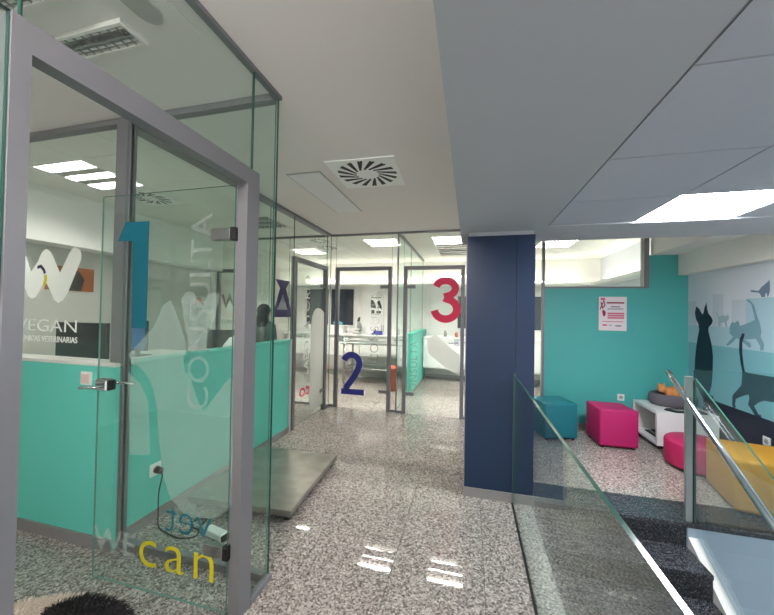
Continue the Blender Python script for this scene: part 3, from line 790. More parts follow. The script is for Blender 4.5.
def louver_light(label, loc, w, d, tubes, lit, cells, h=0.08, m='tube_on', recess=True, refl='louver'):
    """recessed unit: its rim is flush with the ceiling; a surface unit hangs by h"""
    t = thing('louver_light', label, 'ceiling light', loc)
    z0, z1 = (-0.004, h) if recess else (-h, 0.0)
    f = MB()
    for x0, x1, y0, y1 in ((-w / 2, w / 2, -d / 2, -d / 2 + 0.015), (-w / 2, w / 2, d / 2 - 0.015, d / 2), (-w / 2, -w / 2 + 0.015, -d / 2 + 0.015, d / 2 - 0.015), (w / 2 - 0.015, w / 2, -d / 2 + 0.015, d / 2 - 0.015)):
        f.box(x0, x1, y0, y1, z0, z1)
    f.build('frame', 'white_lacquer' if recess else 'plaster', t)
    bx('reflector', refl, t, -w / 2 + 0.015, w / 2 - 0.015, -d / 2 + 0.015, d / 2 - 0.015, z1 - 0.004, z1)
    zt = z0 + (z1 - z0) * 0.62; r = min(0.011, (z1 - z0) * 0.25)
    for k in range(tubes):
        y = -d / 2 + d * (k + 0.5) / tubes
        MB().cyl((-w / 2 + 0.02, y, zt), (w / 2 - 0.02, y, zt), r, n=8).build('tube', m if lit else 'white_plastic', t)
    bw = 0.045 if recess else 0.004
    for k in range(1, tubes):
        y = -d / 2 + d * k / tubes
        bx('louver_blade', refl, t, -w / 2 + 0.015, w / 2 - 0.015, y - bw, y + bw, z0 + 0.001, z1 - 0.005)
    for k in range(1, cells):
        x = -w / 2 + w * k / cells
        bx('louver_blade', refl, t, x - 0.0015, x + 0.0015, -d / 2 + 0.015, d / 2 - 0.015, z0 + 0.001, z0 + (z1 - z0) * 0.42)
    return t
louver_light('lit louvre ceiling light with three tubes over the reception', (*DESK_LIGHTS[0], 2.81), 0.596, 0.596, 3, True, 8)
louver_light('unlit louvre ceiling light over the far end of the reception', (*DESK_LIGHTS[1], 2.81), 0.596, 0.596, 3, False, 8)
for k, (lab, lit) in enumerate((('lit louvre ceiling light right above the navy number 2', True), ('lit louvre ceiling light deep in the room behind the reception', True), ('lit louvre ceiling light just behind the red number 3', True),
                                ('unlit louvre ceiling light in the middle of room 3', False), ('lit louvre ceiling light seen through the window over the turquoise wall', True), ('unlit louvre ceiling light deepest inside room 3', False))):
    louver_light(lab, (*ROOM_LIGHTS[k], 2.81), 0.596, 0.596, 3, lit, 10, m='tube_warm', refl='louver_dark' if lit else 'louver')
louver_light('unlit louvre ceiling light inside the door marked 1', (-1.80, 1.145, 2.81), 0.62, 0.13, 2, False, 12, 0.022, recess=False)
louver_light('unlit louvre ceiling light deep in the near consulting room', (-1.86, 0.88, 2.81), 0.62, 0.13, 2, False, 12, 0.022, recess=False)

def fill_batten(label, loc):  # unseen fitting, added to brighten the near corridor and its ceiling
    t = thing('fill_batten', label, 'ceiling light', loc)
    bx('body', 'white_lacquer', t, -0.6, 0.6, -0.03, 0.03, -0.03, 0)
    for x in (-0.59, 0.575):
        bx('lamp_holder', 'white_plastic', t, x, x + 0.015, -0.07, 0.07, -0.10, -0.03)
    for y in (-0.05, 0.05):
        MB().cyl((-0.575, y, -0.08), (0.575, y, -0.08), 0.013, n=8).build('tube', 'tube_fill', t)
fill_batten('added bare twin tube fill light, unseen behind the camera in the corridor', (-0.72, -0.6, 2.81))

em = wthing('recessed_lamp', 'unlit recessed lamp with a long grey oval glass above the door frame', 'ceiling light', (-1.32, 1.02, 2.81))
bx('housing', 'plaster', em, -1.43, -1.21, 0.60, 1.24, 2.80, 2.81, 0.003)
b = MB()
P = [(-1.33 + 0.055 * math.cos(t), (1.06 if math.sin(t) > 0 else 0.74) + 0.07 * math.sin(t), 2.80) for t in [2 * math.pi * k / 28 for k in range(28)]]
b.prism(P, (0, 0, -0.012)).build('oval_glass', 'kick_grey', em)

fp = wthing('flush_light', 'unlit long white flush light in the corridor ceiling', 'ceiling light', (-1.5, 3.3, 2.81))
bx('trim_frame', 'kick_grey', fp, -1.665, -1.325, 2.70, 3.90, 2.804, 2.81)
bx('cover', 'white_lacquer', fp, -1.65, -1.34, 2.715, 3.885, 2.799, 2.804)

def swirl_diffuser(label, loc, size, slots, rz=0.0, m='paper_white'):
    t = thing('air_diffuser', label, 'air vent', loc, rz, 'swirl air diffusers')
    bx('plate', m, t, -size / 2, size / 2, -size / 2, size / 2, -0.010, 0, 0.003)
    R0, R1 = size * 0.17, size * 0.445
    for k in range(slots):
        a = 2 * math.pi * k / slots
        n0 = R0 if k % 2 == 0 else R0 * 1.35
        c, s = math.cos(a), math.sin(a); tw = 0.36 if k % 2 == 0 else 0.26
        c2, s2 = math.cos(a + tw), math.sin(a + tw)
        p0 = Vector((n0 * c, n0 * s, -0.0102)); p1 = Vector((R1 * c2, R1 * s2, -0.0102)) if k % 2 == 0 else Vector((R1 * c2, R1 * s2, -0.0102))
        d = (p1 - p0).normalized(); q = Vector((-d.y, d.x, 0)) * size * 0.017
        MB().prism([p0 + q, p1 + q, p1 - q, p0 - q], (0, 0, -0.0012)).build('slot', 'black', t)
    return t
swirl_diffuser('square swirl air vent in the corridor ceiling beside the flush light', (-0.92, 2.84, 2.81), 0.60, 32, math.radians(2))
swirl_diffuser('swirl air vent in the tiled ceiling over the reception', (-3.55, 2.96, 2.81), 0.46, 24, 0)
swirl_diffuser('swirl air vent above the frosted side door', (-2.75, 6.0, 2.81), 0.46, 24, 0)
swirl_diffuser('swirl air vent between the doors marked 1 and 2', (-2.62, 5.38, 2.81), 0.40, 24, 0)

# ---- balustrades
bl = wthing('glass_balustrade', 'frameless glass balustrade along the corridor side of the stairs', 'balustrade', (0.36, 1, 0))
pane('pane', 'glass_smoke', bl, 0.353, 0.367, -1.2, 2.90, -0.03, 1.056)
bx('base_seal', 'black', bl, 0.346, 0.353, -1.2, 2.90, -0.018, 0.004)
bx('end_seal', 'alu', bl, 0.352, 0.368, 2.9005, 2.908, 0.0, 1.058)
br = wthing('stair_railing', 'glass railing with a round steel handrail beside the yellow pouf', 'railing', (1.64, 3.0, 0))
pane('platform_pane', 'glass_smoke', br, 1.665, 2.748, 3.018, 3.03, 0.0, 1.148)
pane_poly('sloping_pane', 'glass_smoke', br, [(3.0, 1.09), (0.9, 1.09 - 2.1 * 0.655), (0.9, -0.16 - sl * 2.07), (2.985, -0.16), (3.0, -0.03)], 'x', 1.655, 1.667)
bx('post', 'steel', br, 1.605, 1.652, 3.008, 3.034, 0, 1.10, 0.003)
bx('post_clamp', 'black', br, 1.652, 1.672, 3.012, 3.036, 0.0, 1.07)
MB().tube([(1.615, 3.27, 1.092), (1.615, 3.2, 1.045), (1.615, 0.9, 1.045 - 2.3 * 0.665)], 0.021, 14).build('handrail', 'chrome', br)
for y in (3.02, 2.0):
    z = 1.045 - (3.2 - y) * 0.665
    MB().tube([(1.658, y, z - 0.0), (1.64, y, z - 0.05), (1.617, y, z - 0.02)], 0.008, 8).build('bracket', 'steel', br)

# ---- waiting corner
def pouf(label, m, corners, h, name='pouf', r=0.025):
    cx = sum(c[0] for c in corners) / len(corners); cy = sum(c[1] for c in corners) / len(corners)
    t = wthing(name, label, 'pouf', (cx, cy, 0), 'coloured poufs in the waiting corner')
    b = MB().prism([(x, y, 0.022) for x, y in corners], (0, 0, h - 0.022))
    bmesh.ops.bevel(b.bm, geom=list(b.bm.edges), offset=r, segments=4, affect='EDGES', profile=0.5)
    for f in b.bm.faces: f.smooth = True
    b.build('cushion', m, t)
    n = len(corners)
    s_ = MB()
    k = 0.035
    for (x0, y0), (x1, y1) in zip(corners, corners[1:] + corners[:1]):
        s_.tube([(x0 + (cx - x0) * k, y0 + (cy - y0) * k, h - 0.012), (x1 + (cx - x1) * k, y1 + (cy - y1) * k, h - 0.012)], 0.004, 6)
    s_.build('piping', m, t)
    for x, y in corners:
        MB().cyl((x + (cx - x) * 0.2, y + (cy - y) * 0.2, 0), (x + (cx - x) * 0.2, y + (cy - y) * 0.2, 0.024), 0.02, n=10).build('foot', 'black', t)
    return t
def box_corners(a, b_, c):
    return [a, c, (c[0] + b_[0] - a[0], c[1] + b_[1] - a[1]), b_]
pouf('teal cube pouf beside the navy column', 'teal_sofa', box_corners((0.91, 4.45), (0.80, 4.84), (1.315, 4.56)), 0.455)
pouf('magenta cube pouf between the teal pouf and the white cabinet', 'pink_sofa', box_corners((1.50, 4.405), (1.47, 4.80), (1.905, 4.41)), 0.455)
pouf('mustard yellow cube pouf behind the glass railing', 'yellow_sofa', box_corners((2.055, 3.235), (2.165, 3.77), (2.60, 3.125)), 0.43)
rp = wthing('round_pouf', 'low round raspberry pouf in front of the white cabinet', 'pouf', (2.29, 4.10, 0), 'coloured poufs in the waiting corner')
MB().lathe([(0.245, 0.02), (0.262, 0.03), (0.27, 0.05), (0.27, 0.25), (0.262, 0.272), (0.245, 0.285), (0.12, 0.291), (0.001, 0.292)], (2.29, 4.10, 0), 40).build('cushion', 'rose_sofa', rp)
MB().lathe([(0.22, 0.0), (0.22, 0.021)], (2.29, 4.10, 0), 24).build('base', 'black', rp)

wc = wthing('cube_cabinet', 'white open cube cabinet on castors under the cat bed', 'cabinet', (2.42, 4.79, 0))
x0, x1, y0, y1 = 2.12, 2.715, 4.50, 5.095
bx('top_panel', 'white_lacquer', wc, x0, x1, y0, y1, 0.415, 0.45, 0.002)
bx('bottom_panel', 'white_lacquer', wc, x0, x1, y0, y1, 0.055, 0.09, 0.002)
bx('side_panel', 'white_lacquer', wc, x0, x1, y0, y0 + 0.035, 0.09, 0.415)
bx('side_panel', 'white_lacquer', wc, x0, x1, y1 - 0.035, y1, 0.09, 0.415)
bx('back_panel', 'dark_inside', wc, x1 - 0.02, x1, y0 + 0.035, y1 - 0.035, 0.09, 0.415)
for x in (x0 + 0.06, x1 - 0.06):
    for y in (y0 + 0.06, y1 - 0.06):
        MB().cyl((x, y - 0.014, 0.025), (x, y + 0.014, 0.025), 0.025, n=14).box(x - 0.014, x + 0.014, y - 0.018, y + 0.018, 0.04, 0.055).build('castor', 'black', wc)
for k, (z, m) in enumerate(((0.09, 'black'), (0.105, 'print_grey'), (0.118, 'cloth_dark'))):
    o = tag(bx('magazine', m, None, 2.20 + 0.02 * k, 2.40, 4.68 - 0.02 * k, 4.95 - 0.03 * k, z + 0.0005, z + 0.0125), ['black magazine at the bottom of the pile in the cabinet', 'grey magazine in the middle of the cabinet pile', 'dark magazine on top of the cabinet pile'][k], 'magazine', 'magazines in the cube cabinet')
lt = wthing('black_folder', 'flat black folder lying on the white cabinet before the cat bed', 'folder', (2.42, 4.63, 0.45))
MB().prism([(2.24, 4.60, 0.4505), (2.30, 4.51, 0.4505), (2.62, 4.52, 0.4505), (2.62, 4.67, 0.4505), (2.30, 4.67, 0.4505)], (0, 0, 0.014)).build('cover', 'black', lt)
MB().prism([(2.31, 4.60, 0.465), (2.34, 4.56, 0.465), (2.46, 4.57, 0.465), (2.42, 4.62, 0.465)], (0, 0, 0.001)).build('sheet', 'kick_grey', lt)

bd = wthing('cat_bed', 'round grey plush cat bed on the white cabinet', 'pet bed', (2.46, 4.90, 0.45))
R = 0.20
prof = [(zz[0], zz[1] * 1.2) for zz in [(R * 0.2, 0.002), (R * 0.96, 0.002), (R * 1.08, 0.03), (R * 1.1, 0.07), (R * 1.06, 0.11), (R * 0.98, 0.125), (R * 0.9, 0.115), (R * 0.84, 0.085), (R * 0.8, 0.055), (R * 0.72, 0.045), (R * 0.2, 0.045)]]
MB().lathe(prof, (2.47, 4.90, 0.4475), 36, 1.12, 0.90).build('cushion', 'bed_grey', bd)
ct = wthing('cat', 'orange cat curled up asleep in the grey bed', 'cat', (2.46, 4.885, 0.5))
cz = 0.612
skin_mesh('body', [(2.60, 4.91, cz, 0.078), (2.53, 4.875, cz + 0.005, 0.085), (2.44, 4.865, cz, 0.072), (2.375, 4.86, cz + 0.025, 0.046), (2.335, 4.85, cz + 0.045, 0.050), (2.31, 4.815, cz + 0.03, 0.026),
                   (2.36, 4.865, cz + 0.088, 0.016), (2.372, 4.87, cz + 0.112, 0.006), (2.315, 4.865, cz + 0.088, 0.016), (2.308, 4.87, cz + 0.112, 0.006), (2.60, 4.99, cz - 0.02, 0.03), (2.50, 5.0, cz - 0.03, 0.022), (2.42, 4.97, cz - 0.03, 0.016), (2.42, 4.81, cz - 0.03, 0.028), (2.36, 4.80, cz - 0.035, 0.02)],
          [(0, 1), (1, 2), (2, 3), (3, 4), (4, 5), (4, 6), (6, 7), (4, 8), (8, 9), (0, 10), (10, 11), (11, 12), (2, 13), (13, 14)], 'cat_orange', ct, 0.007, 3)

po = wthing('poster', 'pink and white notice on the turquoise wall', 'poster', (1.88, 5.12, 1.35))
sh_ = bx('sheet', 'paper', po, 1.715, 2.05, 5.107, 5.119, 1.352, 1.815, 0.002)
fp_ = plane_y(5.1065)
for nm, x0, x1, z0, z1, m in (('headline', 1.81, 2.02, 1.722, 1.742, 'print_wine'), ('headline', 1.735, 1.79, 1.768, 1.80, 'print_rose'), ('text_line', 1.86, 1.97, 1.672, 1.684, 'print_ink'), ('text_line', 1.82, 2.01, 1.652, 1.660, 'print_grey'), ('text_line', 1.82, 2.01, 1.636, 1.643, 'print_grey'),
                              ('text_block', 1.82, 2.02, 1.575, 1.598, 'print_rose'), ('text_block', 1.82, 2.02, 1.545, 1.568, 'print_rose'), ('text_block', 1.82, 2.02, 1.515, 1.538, 'print_rose'), ('text_line', 1.76, 2.01, 1.470, 1.480, 'print_rose'), ('logo', 1.76, 1.815, 1.418, 1.436, 'print_red'), ('logo', 1.84, 1.87, 1.420, 1.432, 'print_grey'), ('logo', 1.915, 1.985, 1.412, 1.426, 'print_ink')):
    sticker(nm, [(x0, z0), (x1, z0), (x1, z1), (x0, z1)], fp_, m, sh_, 0.0006)
ribbon('pink_bow', [(1.74, 1.74), (1.762, 1.66), (1.79, 1.70), (1.775, 1.76), (1.752, 1.70), (1.73, 1.64)], 0.014, fp_, 'print_wine', sh_, 0.0006)
sticker('figure', [(1.755, 1.62), (1.775, 1.64), (1.80, 1.60), (1.795, 1.56), (1.775, 1.54), (1.762, 1.57)], fp_, 'print_wine', sh_, 0.0006)

def socket_y(name, label, x, y, z, m='white_plastic'):
    t = wthing(name, label, 'socket', (x, y, z - 0.045), 'white wall sockets')
    bx('plate', m, t, x - 0.042, x + 0.042, y - 0.009, y, z - 0.045, z + 0.045, 0.004)
    sw_ = MB().cyl((x, y - 0.011, z), (x, y - 0.009, z), 0.024, n=20).build('socket_well', 'kick_grey', t)
    for s in (-1, 1):
        MB().cyl((x + s * 0.009, y - 0.0118, z), (x + s * 0.009, y - 0.011, z), 0.003, n=8).build('hole', 'black', sw_)
    return t
socket_y('wall_socket', 'white socket low on the turquoise wall behind the magenta pouf', 1.99, 5.12, 0.455)
sk = wthing('wall_socket', 'white socket low on the navy part of the cat mural', 'socket', (2.747, 3.93, 0.34), 'white wall sockets')
bx('plate', 'white_plastic', sk, 2.738, 2.747, 3.89, 3.975, 0.345, 0.43, 0.003)
MB().cyl((2.736, 3.932, 0.388), (2.738, 3.932, 0.388), 0.024, n=20).build('socket_well', 'kick_grey', sk)
for s in (-1, 1):
    MB().cyl((2.735, 3.932 + s * 0.009, 0.388), (2.736, 3.932 + s * 0.009, 0.388), 0.003, n=8).build('hole', 'black', sk)

sw = wthing('light_switch', 'pinkish rocker switch on the mint half wall beside the door handle', 'switch', (-2.44, 1.63, 1.04))
bx('plate', 'white_plastic', sw, -2.488, -2.392, 1.620, 1.63, 1.038, 1.126, 0.004)
bx('rocker', 'pink_plastic', sw, -2.476, -2.41, 1.614, 1.620, 1.05, 1.112, 0.003)

# ---- floor scale, plug and charger
fs = thing('floor_scale', 'low stainless steel platform scale beside the mint half wall', 'scale', (-1.70, 2.64, 0), math.radians(3.0))
b = MB(); b.box(-0.43, 0.43, -0.49, 0.49, 0.055, 0.095, 0.004)
b.build('platform', 'scale_steel', fs)
bx('skirt', 'alu_dark', fs, -0.42, 0.42, -0.48, 0.48, 0.04, 0.055)
for x in (-0.37, 0.38):
    for y in (-0.43, 0.43):
        MB().cyl((x, y, 0), (x, y, 0.041), 0.026, 0.018, 12).build('foot', 'black_rubber', fs)

pk = wthing('wall_socket', 'white socket low on the mint half wall with a black plug in it', 'socket', (-2.23, 1.96, 0.32), 'white wall sockets')
bx('plate', 'white_plastic', pk, -2.23, -2.218, 1.905, 1.995, 0.325, 0.415, 0.004)
MB().cyl((-2.219, 1.95, 0.37), (-2.2165, 1.95, 0.37), 0.026, n=18).build('socket_well', 'kick_grey', pk)
pc = wthing('power_cable', 'black plug and thin cable trailing to a white charger on the floor', 'cable', (-2.2, 1.96, 0))
MB().cyl((-2.2160, 1.955, 0.365), (-2.175, 1.955, 0.362), 0.026, 0.021, 14).build('plug', 'black', pc)
cab = [(-2.18, 1.955, 0.36), (-2.16, 1.95, 0.33), (-2.165, 1.93, 0.22), (-2.155, 1.92, 0.10), (-2.13, 1.90, 0.03), (-2.09, 1.88, 0.006), (-1.98, 1.85, 0.005), (-1.86, 1.84, 0.005), (-1.79, 1.89, 0.005), (-1.84, 1.97, 0.005), (-1.86, 2.06, 0.005), (-1.93, 2.02, 0.005), (-1.90, 1.96, 0.005), (-1.82, 1.945, 0.006), (-1.768, 1.942, 0.012)]
dense = []
for i in range(len(cab) - 1):
    p0, p1, p2, p3 = [Vector(cab[max(0, min(len(cab) - 1, i + k))]) for k in (-1, 0, 1, 2)]
    for s in range(5):
        t = s / 5
        dense.append(0.5 * ((2 * p1) + (p2 - p0) * t + (2 * p0 - 5 * p1 + 4 * p2 - p3) * t * t + (3 * p1 - p0 - 3 * p2 + p3) * t ** 3))
dense.append(Vector(cab[-1]))
MB().tube(dense, 0.0045, 6).build('cord', 'black', pc)
ch = thing('charger', 'white power adapter block lying on the floor at the end of the cable', 'charger', (-1.665, 1.925, 0), math.radians(-12))
MB().box(-0.085, 0.085, -0.032, 0.032, 0.0, 0.045, 0.006).build('case', 'white_plastic', ch)
bx('end_cap', 'black', ch, 0.085, 0.105, -0.028, 0.028, 0.004, 0.04, 0.003)

# ---- reception
dk = wthing('reception_desk', 'white reception desk behind the mint half walls', 'desk', (-3.3, 2.2, 0))
bx('worktop', 'wood_desk', dk, -4.55, -2.36, 1.77, 2.42, 0.98, 1.01, 0.003)
bx('worktop', 'wood_desk', dk, -2.95, -2.36, 2.42, 3.75, 0.98, 1.01, 0.003)
for x, y in ((-4.5, 2.38), (-3.6, 2.38), (-2.90, 3.70), (-2.42, 3.70), (-4.5, 1.82), (-2.42, 1.82)):
    MB().cyl((x, y, 0), (x, y, 0.98), 0.025, n=12).build('leg', 'alu', dk)

def monitor(name, label, loc, rz, w, h, face, zb=0.06):
    t = thing(name, label, 'monitor', loc, rz)
    cs = bx('casing', 'monitor_black', t, -w / 2, w / 2, -0.015, 0.02, zb, zb + h, 0.006)
    bx('screen', face, cs, -w / 2 + 0.015, w / 2 - 0.015, -0.018, -0.0152, zb + 0.015, zb + h - 0.015)
    MB().box(-0.02, 0.02, 0.02, 0.045, 0.012, zb + h * 0.6).build('neck', 'monitor_black', t)
    bx('base', 'monitor_black', t, -0.12, 0.12, -0.08, 0.10, 0, 0.012, 0.003)
    return t
monitor('computer_monitor', 'black monitor on the desk behind the clinic lettering', (-3.40, 2.22, 1.01), math.radians(4), 0.56, 0.34, 'monitor_black')
monitor('computer_monitor', 'small monitor with a blue screen behind the teal number', (-3.66, 2.92, 1.0105), math.radians(6), 0.30, 0.34, 'screen_blue')
sd = wthing('side_desk', 'white side desk under the blue screen', 'desk', (-3.2, 3.1, 0))
bx('worktop', 'wood_desk', sd, -4.0, -3.35, 2.60, 3.5, 0.98, 1.0105, 0.003)
for x in (-3.95, -3.40):
    for y in (2.65, 3.45):
        MB().cyl((x, y, 0), (x, y, 0.98), 0.022, n=12).build('leg', 'alu', sd)
kb = wthing('keyboard', 'dark keyboard lying in front of the black monitor', 'keyboard', (-3.35, 1.95, 1.01))
kb_ = bx('body', 'black', kb, -3.57, -3.15, 1.88, 2.02, 1.0102, 1.03, 0.004)
for r_ in range(4):
    bx('key_row', 'cloth_dark', kb_, -3.56, -3.16, 1.89 + 0.031 * r_, 1.914 + 0.031 * r_, 1.03, 1.036)

def picture(name, label, pl_axis, c, a0, a1, z0, z1, m, parts):
    if pl_axis == 'x':
        t = wthing(name, label, 'picture', (c, (a0 + a1) / 2, z0))
        bx('canvas', m, t, c, c + 0.02, a0, a1, z0, z1)
        for nm, pts, mm in parts: sticker(nm, pts, plane_x(c + 0.0202), mm, t)
    else:
        t = wthing(name, label, 'picture', ((a0 + a1) / 2, c, z0))
        bx('canvas', m, t, a0, a1, c - 0.015, c, z0, z1)
        for nm, pts, mm in parts: sticker(nm, pts, plane_y(c - 0.0152), mm, t)
    return t
picture('wall_picture', 'brown and black picture on the wall behind the white W', 'x', -4.60, 2.62, 3.10, 1.74, 2.02, 'photo_brown',
        [('dark_shape', [(2.74, 1.745), (2.96, 1.745), (3.0, 1.88), (2.93, 1.98), (2.83, 1.99), (2.76, 1.90)], 'photo_black')])
picture('wall_picture', 'small white sheet with an orange mark on the reception wall', 'x', -4.60, 4.60, 4.92, 1.58, 1.77, 'paper_white',
        [('orange_mark', [(4.64, 1.61), (4.70, 1.61), (4.76, 1.68), (4.83, 1.61), (4.89, 1.61), (4.79, 1.75), (4.72, 1.75)], 'bin_red')])
picture('animal_poster', 'black and white animal poster on the tall cabinet in room 2', 'y', 7.7195, -2.38, -2.06, 1.50, 1.93, 'paper_white',
        [('dark_patch', [(-2.36, 1.66), (-2.22, 1.64), (-2.24, 1.74), (-2.30, 1.84), (-2.36, 1.85)], 'photo_black'), ('dark_patch', [(-2.20, 1.80), (-2.14, 1.84), (-2.08, 1.70), (-2.08, 1.60), (-2.13, 1.66), (-2.17, 1.72)], 'photo_black'),
         ('grey_patch', [(-2.20, 1.64), (-2.16, 1.74), (-2.12, 1.64)], 'print_grey'), ('caption', [(-2.34, 1.52), (-2.26, 1.52), (-2.26, 1.60), (-2.34, 1.60)], 'photo_black'), ('caption', [(-2.21, 1.52), (-2.10, 1.52), (-2.10, 1.58), (-2.21, 1.58)], 'photo_black'), ('caption', [(-2.36, 1.89), (-2.09, 1.89), (-2.09, 1.91), (-2.36, 1.91)], 'photo_black')])

# white bag and black headrest on the reception desk
bg = wthing('paper_bag', 'white crumpled bag on the reception desk by the half wall', 'bag', (-2.62, 3.30, 1.01))
MB().lathe([(0.17, 1.0105), (0.18, 1.06), (0.15, 1.15), (0.09, 1.225), (0.02, 1.25)], (-2.62, 3.3, 0), 14, 0.9, 1.1).build('bag_body', 'paper_white', bg)
MB().ball((-2.60, 3.24, 1.235), 0.03, 1.3, 0.8, 0.7, 10).build('bag_knot', 'paper_white', bg)
oc = wthing('desk_chair', 'black desk chair with a curved backrest behind the reception desk', 'chair', (-3.42, 4.05, 0))
P = arc(-3.42, 4.05, 0.24, 0.24, 200, 340, 10)
b = MB()
for i in range(len(P) - 1):
    b.prism([(P[i][0], P[i][1], 0.80), (P[i + 1][0], P[i + 1][1], 0.80), (P[i + 1][0], P[i + 1][1], 1.27), (P[i][0], P[i][1], 1.27)], (0, 0.035, 0))
b.build('backrest', 'black', oc)
MB().lathe([(0.05, 0.60), (0.24, 0.61), (0.26, 0.64), (0.24, 0.68), (0.05, 0.69)], (-3.42, 4.08, 0), 24).build('seat', 'black', oc)
MB().cyl((-3.42, 4.08, 0.08), (-3.42, 4.08, 0.60), 0.03, n=12).build('column', 'chrome', oc)
MB().tube([(-3.42, 3.86, 0.64), (-3.42, 3.79, 0.70), (-3.42, 3.80, 0.84)], 0.018, 8).build('back_support', 'black', oc)
for k in range(5):
    a = 2 * math.pi * k / 5
    e = (-3.42 + 0.28 * math.cos(a), 4.08 + 0.28 * math.sin(a))
    MB().tube([(-3.42, 4.08, 0.10), (e[0], e[1], 0.07)], 0.016, 8).cyl((e[0] - 0.012, e[1], 0.03), (e[0] + 0.012, e[1], 0.03), 0.03, n=12).build('foot', 'black', oc)

# receptionist standing behind the half wall
ps = wthing('person', 'person with dark hair and a patterned grey top behind the half wall', 'person', (-2.72, 3.93, 0))
px_, py_ = -2.74, 3.97
J = [(px_, py_, 0.90, 0.125), (px_, py_, 1.08, 0.115), (px_, py_, 1.25, 0.13), (px_, py_, 1.36, 0.09), (px_, py_, 1.42, 0.05), (px_, py_ + 0.025, 1.49, 0.072), (px_, py_ + 0.02, 1.56, 0.07),
     (px_ - 0.07, py_, 0.82, 0.09), (px_ - 0.08, py_, 0.47, 0.06), (px_ - 0.08, py_, 0.09, 0.042), (px_ - 0.08, py_ + 0.12, 0.035, 0.035),
     (px_ + 0.07, py_, 0.82, 0.09), (px_ + 0.08, py_, 0.47, 0.06), (px_ + 0.08, py_, 0.09, 0.042), (px_ + 0.08, py_ + 0.12, 0.035, 0.035),
     (px_ - 0.15, py_, 1.33, 0.052), (px_ - 0.19, py_ + 0.02, 1.08, 0.042), (px_ - 0.12, py_ + 0.20, 1.045, 0.032),
     (px_ + 0.13, py_, 1.33, 0.052), (px_ + 0.16, py_ + 0.02, 1.08, 0.042), (px_ + 0.08, py_ + 0.20, 1.045, 0.032)]
E_ = [(0, 1), (1, 2), (2, 3), (3, 4), (4, 5), (5, 6), (0, 7), (7, 8), (8, 9), (9, 10), (0, 11), (11, 12), (12, 13), (13, 14), (3, 15), (15, 16), (16, 17), (3, 18), (18, 19), (19, 20)]
J += [(px_, py_ + 0.105, 1.515, 0.014), (px_, py_ + 0.09, 1.455, 0.022), (px_ - 0.09, py_ + 0.02, 1.52, 0.014), (px_ + 0.09, py_ + 0.02, 1.52, 0.014)]
E_ += [(5, 21), (5, 22), (5, 23), (5, 24)]     # nose, chin, ears
body = skin_mesh('body', J, E_, 'skin', ps, 0.014, 4)
for m_ in ('cloth_pattern', 'cloth_dark', 'hair'): body.data.materials.append(MATS[m_])
for p in body.data.polygons:
    c = p.center
    if c.z < 0.09: p.material_index = 3
    elif c.z < 0.92: p.material_index = 2
    elif c.z < 1.40 and not (c.y > py_ + 0.17): p.material_index = 1
hd = MB()
hd.ball((px_, py_ - 0.005, 1.54), 0.096, 0.95, 0.98, 1.05, 18)
hd.ball((px_ + 0.01, py_ - 0.055, 1.41), 0.085, 1.0, 0.75, 1.75, 16)
hd.build('hair', 'hair', ps)
for hx in (px_ - 0.12, px_ + 0.08):
    hn = MB()
    hn.ball((hx, py_ + 0.245, 1.035), 0.035, 0.9, 1.2, 0.5, 10)
    for k in range(4):
        fx = hx - 0.024 + 0.016 * k
        hn.tube([(fx, py_ + 0.27, 1.037), (fx, py_ + 0.305 + 0.006 * (1.5 - abs(k - 1.5)), 1.034), (fx, py_ + 0.33 + 0.008 * (1.5 - abs(k - 1.5)), 1.022)], 0.0075, 6)
    hn.tube([(hx + 0.028, py_ + 0.24, 1.035), (hx + 0.045, py_ + 0.265, 1.03), (hx + 0.045, py_ + 0.285, 1.024)], 0.009, 6)
    hn.build('hand', 'skin', ps)

# ---- near dog, only its back shows at the foot of the picture
dg = wthing('dog', 'black and white dog standing in the doorway of the door marked 1', 'dog', (-1.45, 0.9, 0))
DX, DY = -1.40, 0.925
J = [(DX + 0.10, DY + 0.02, 0.36, 0.092), (DX, DY + 0.01, 0.365, 0.095), (DX - 0.12, DY, 0.345, 0.095), (DX - 0.21, DY - 0.01, 0.34, 0.075), (DX - 0.28, DY - 0.03, 0.345, 0.064), (DX - 0.36, DY - 0.05, 0.315, 0.04), (DX - 0.41, DY - 0.06, 0.30, 0.028),
     (DX - 0.12, DY + 0.065, 0.24, 0.045), (DX - 0.115, DY + 0.075, 0.12, 0.026), (DX - 0.12, DY + 0.075, 0.022, 0.024), (DX - 0.16, DY + 0.075, 0.018, 0.02),
     (DX - 0.12, DY - 0.065, 0.24, 0.045), (DX - 0.115, DY - 0.075, 0.12, 0.026), (DX - 0.12, DY - 0.075, 0.022, 0.024), (DX - 0.16, DY - 0.075, 0.018, 0.02),
     (DX + 0.10, DY + 0.075, 0.25, 0.052), (DX + 0.075, DY + 0.08, 0.19, 0.036), (DX + 0.135, DY + 0.08, 0.105, 0.022), (DX + 0.115, DY + 0.08, 0.022, 0.022), (DX + 0.08, DY + 0.08, 0.018, 0.02),
     (DX + 0.10, DY - 0.065, 0.25, 0.052), (DX + 0.075, DY - 0.07, 0.19, 0.036), (DX + 0.135, DY - 0.07, 0.105, 0.022), (DX + 0.115, DY - 0.07, 0.022, 0.022), (DX + 0.08, DY - 0.07, 0.018, 0.02),
     (DX + 0.165, DY + 0.02, 0.36, 0.03), (DX + 0.195, DY + 0.02, 0.30, 0.024), (DX + 0.205, DY + 0.02, 0.22, 0.014),
     (DX - 0.27, DY + 0.025, 0.38, 0.018), (DX - 0.265, DY + 0.055, 0.31, 0.016), (DX - 0.29, DY - 0.085, 0.38, 0.018), (DX - 0.285, DY - 0.11, 0.31, 0.016)]
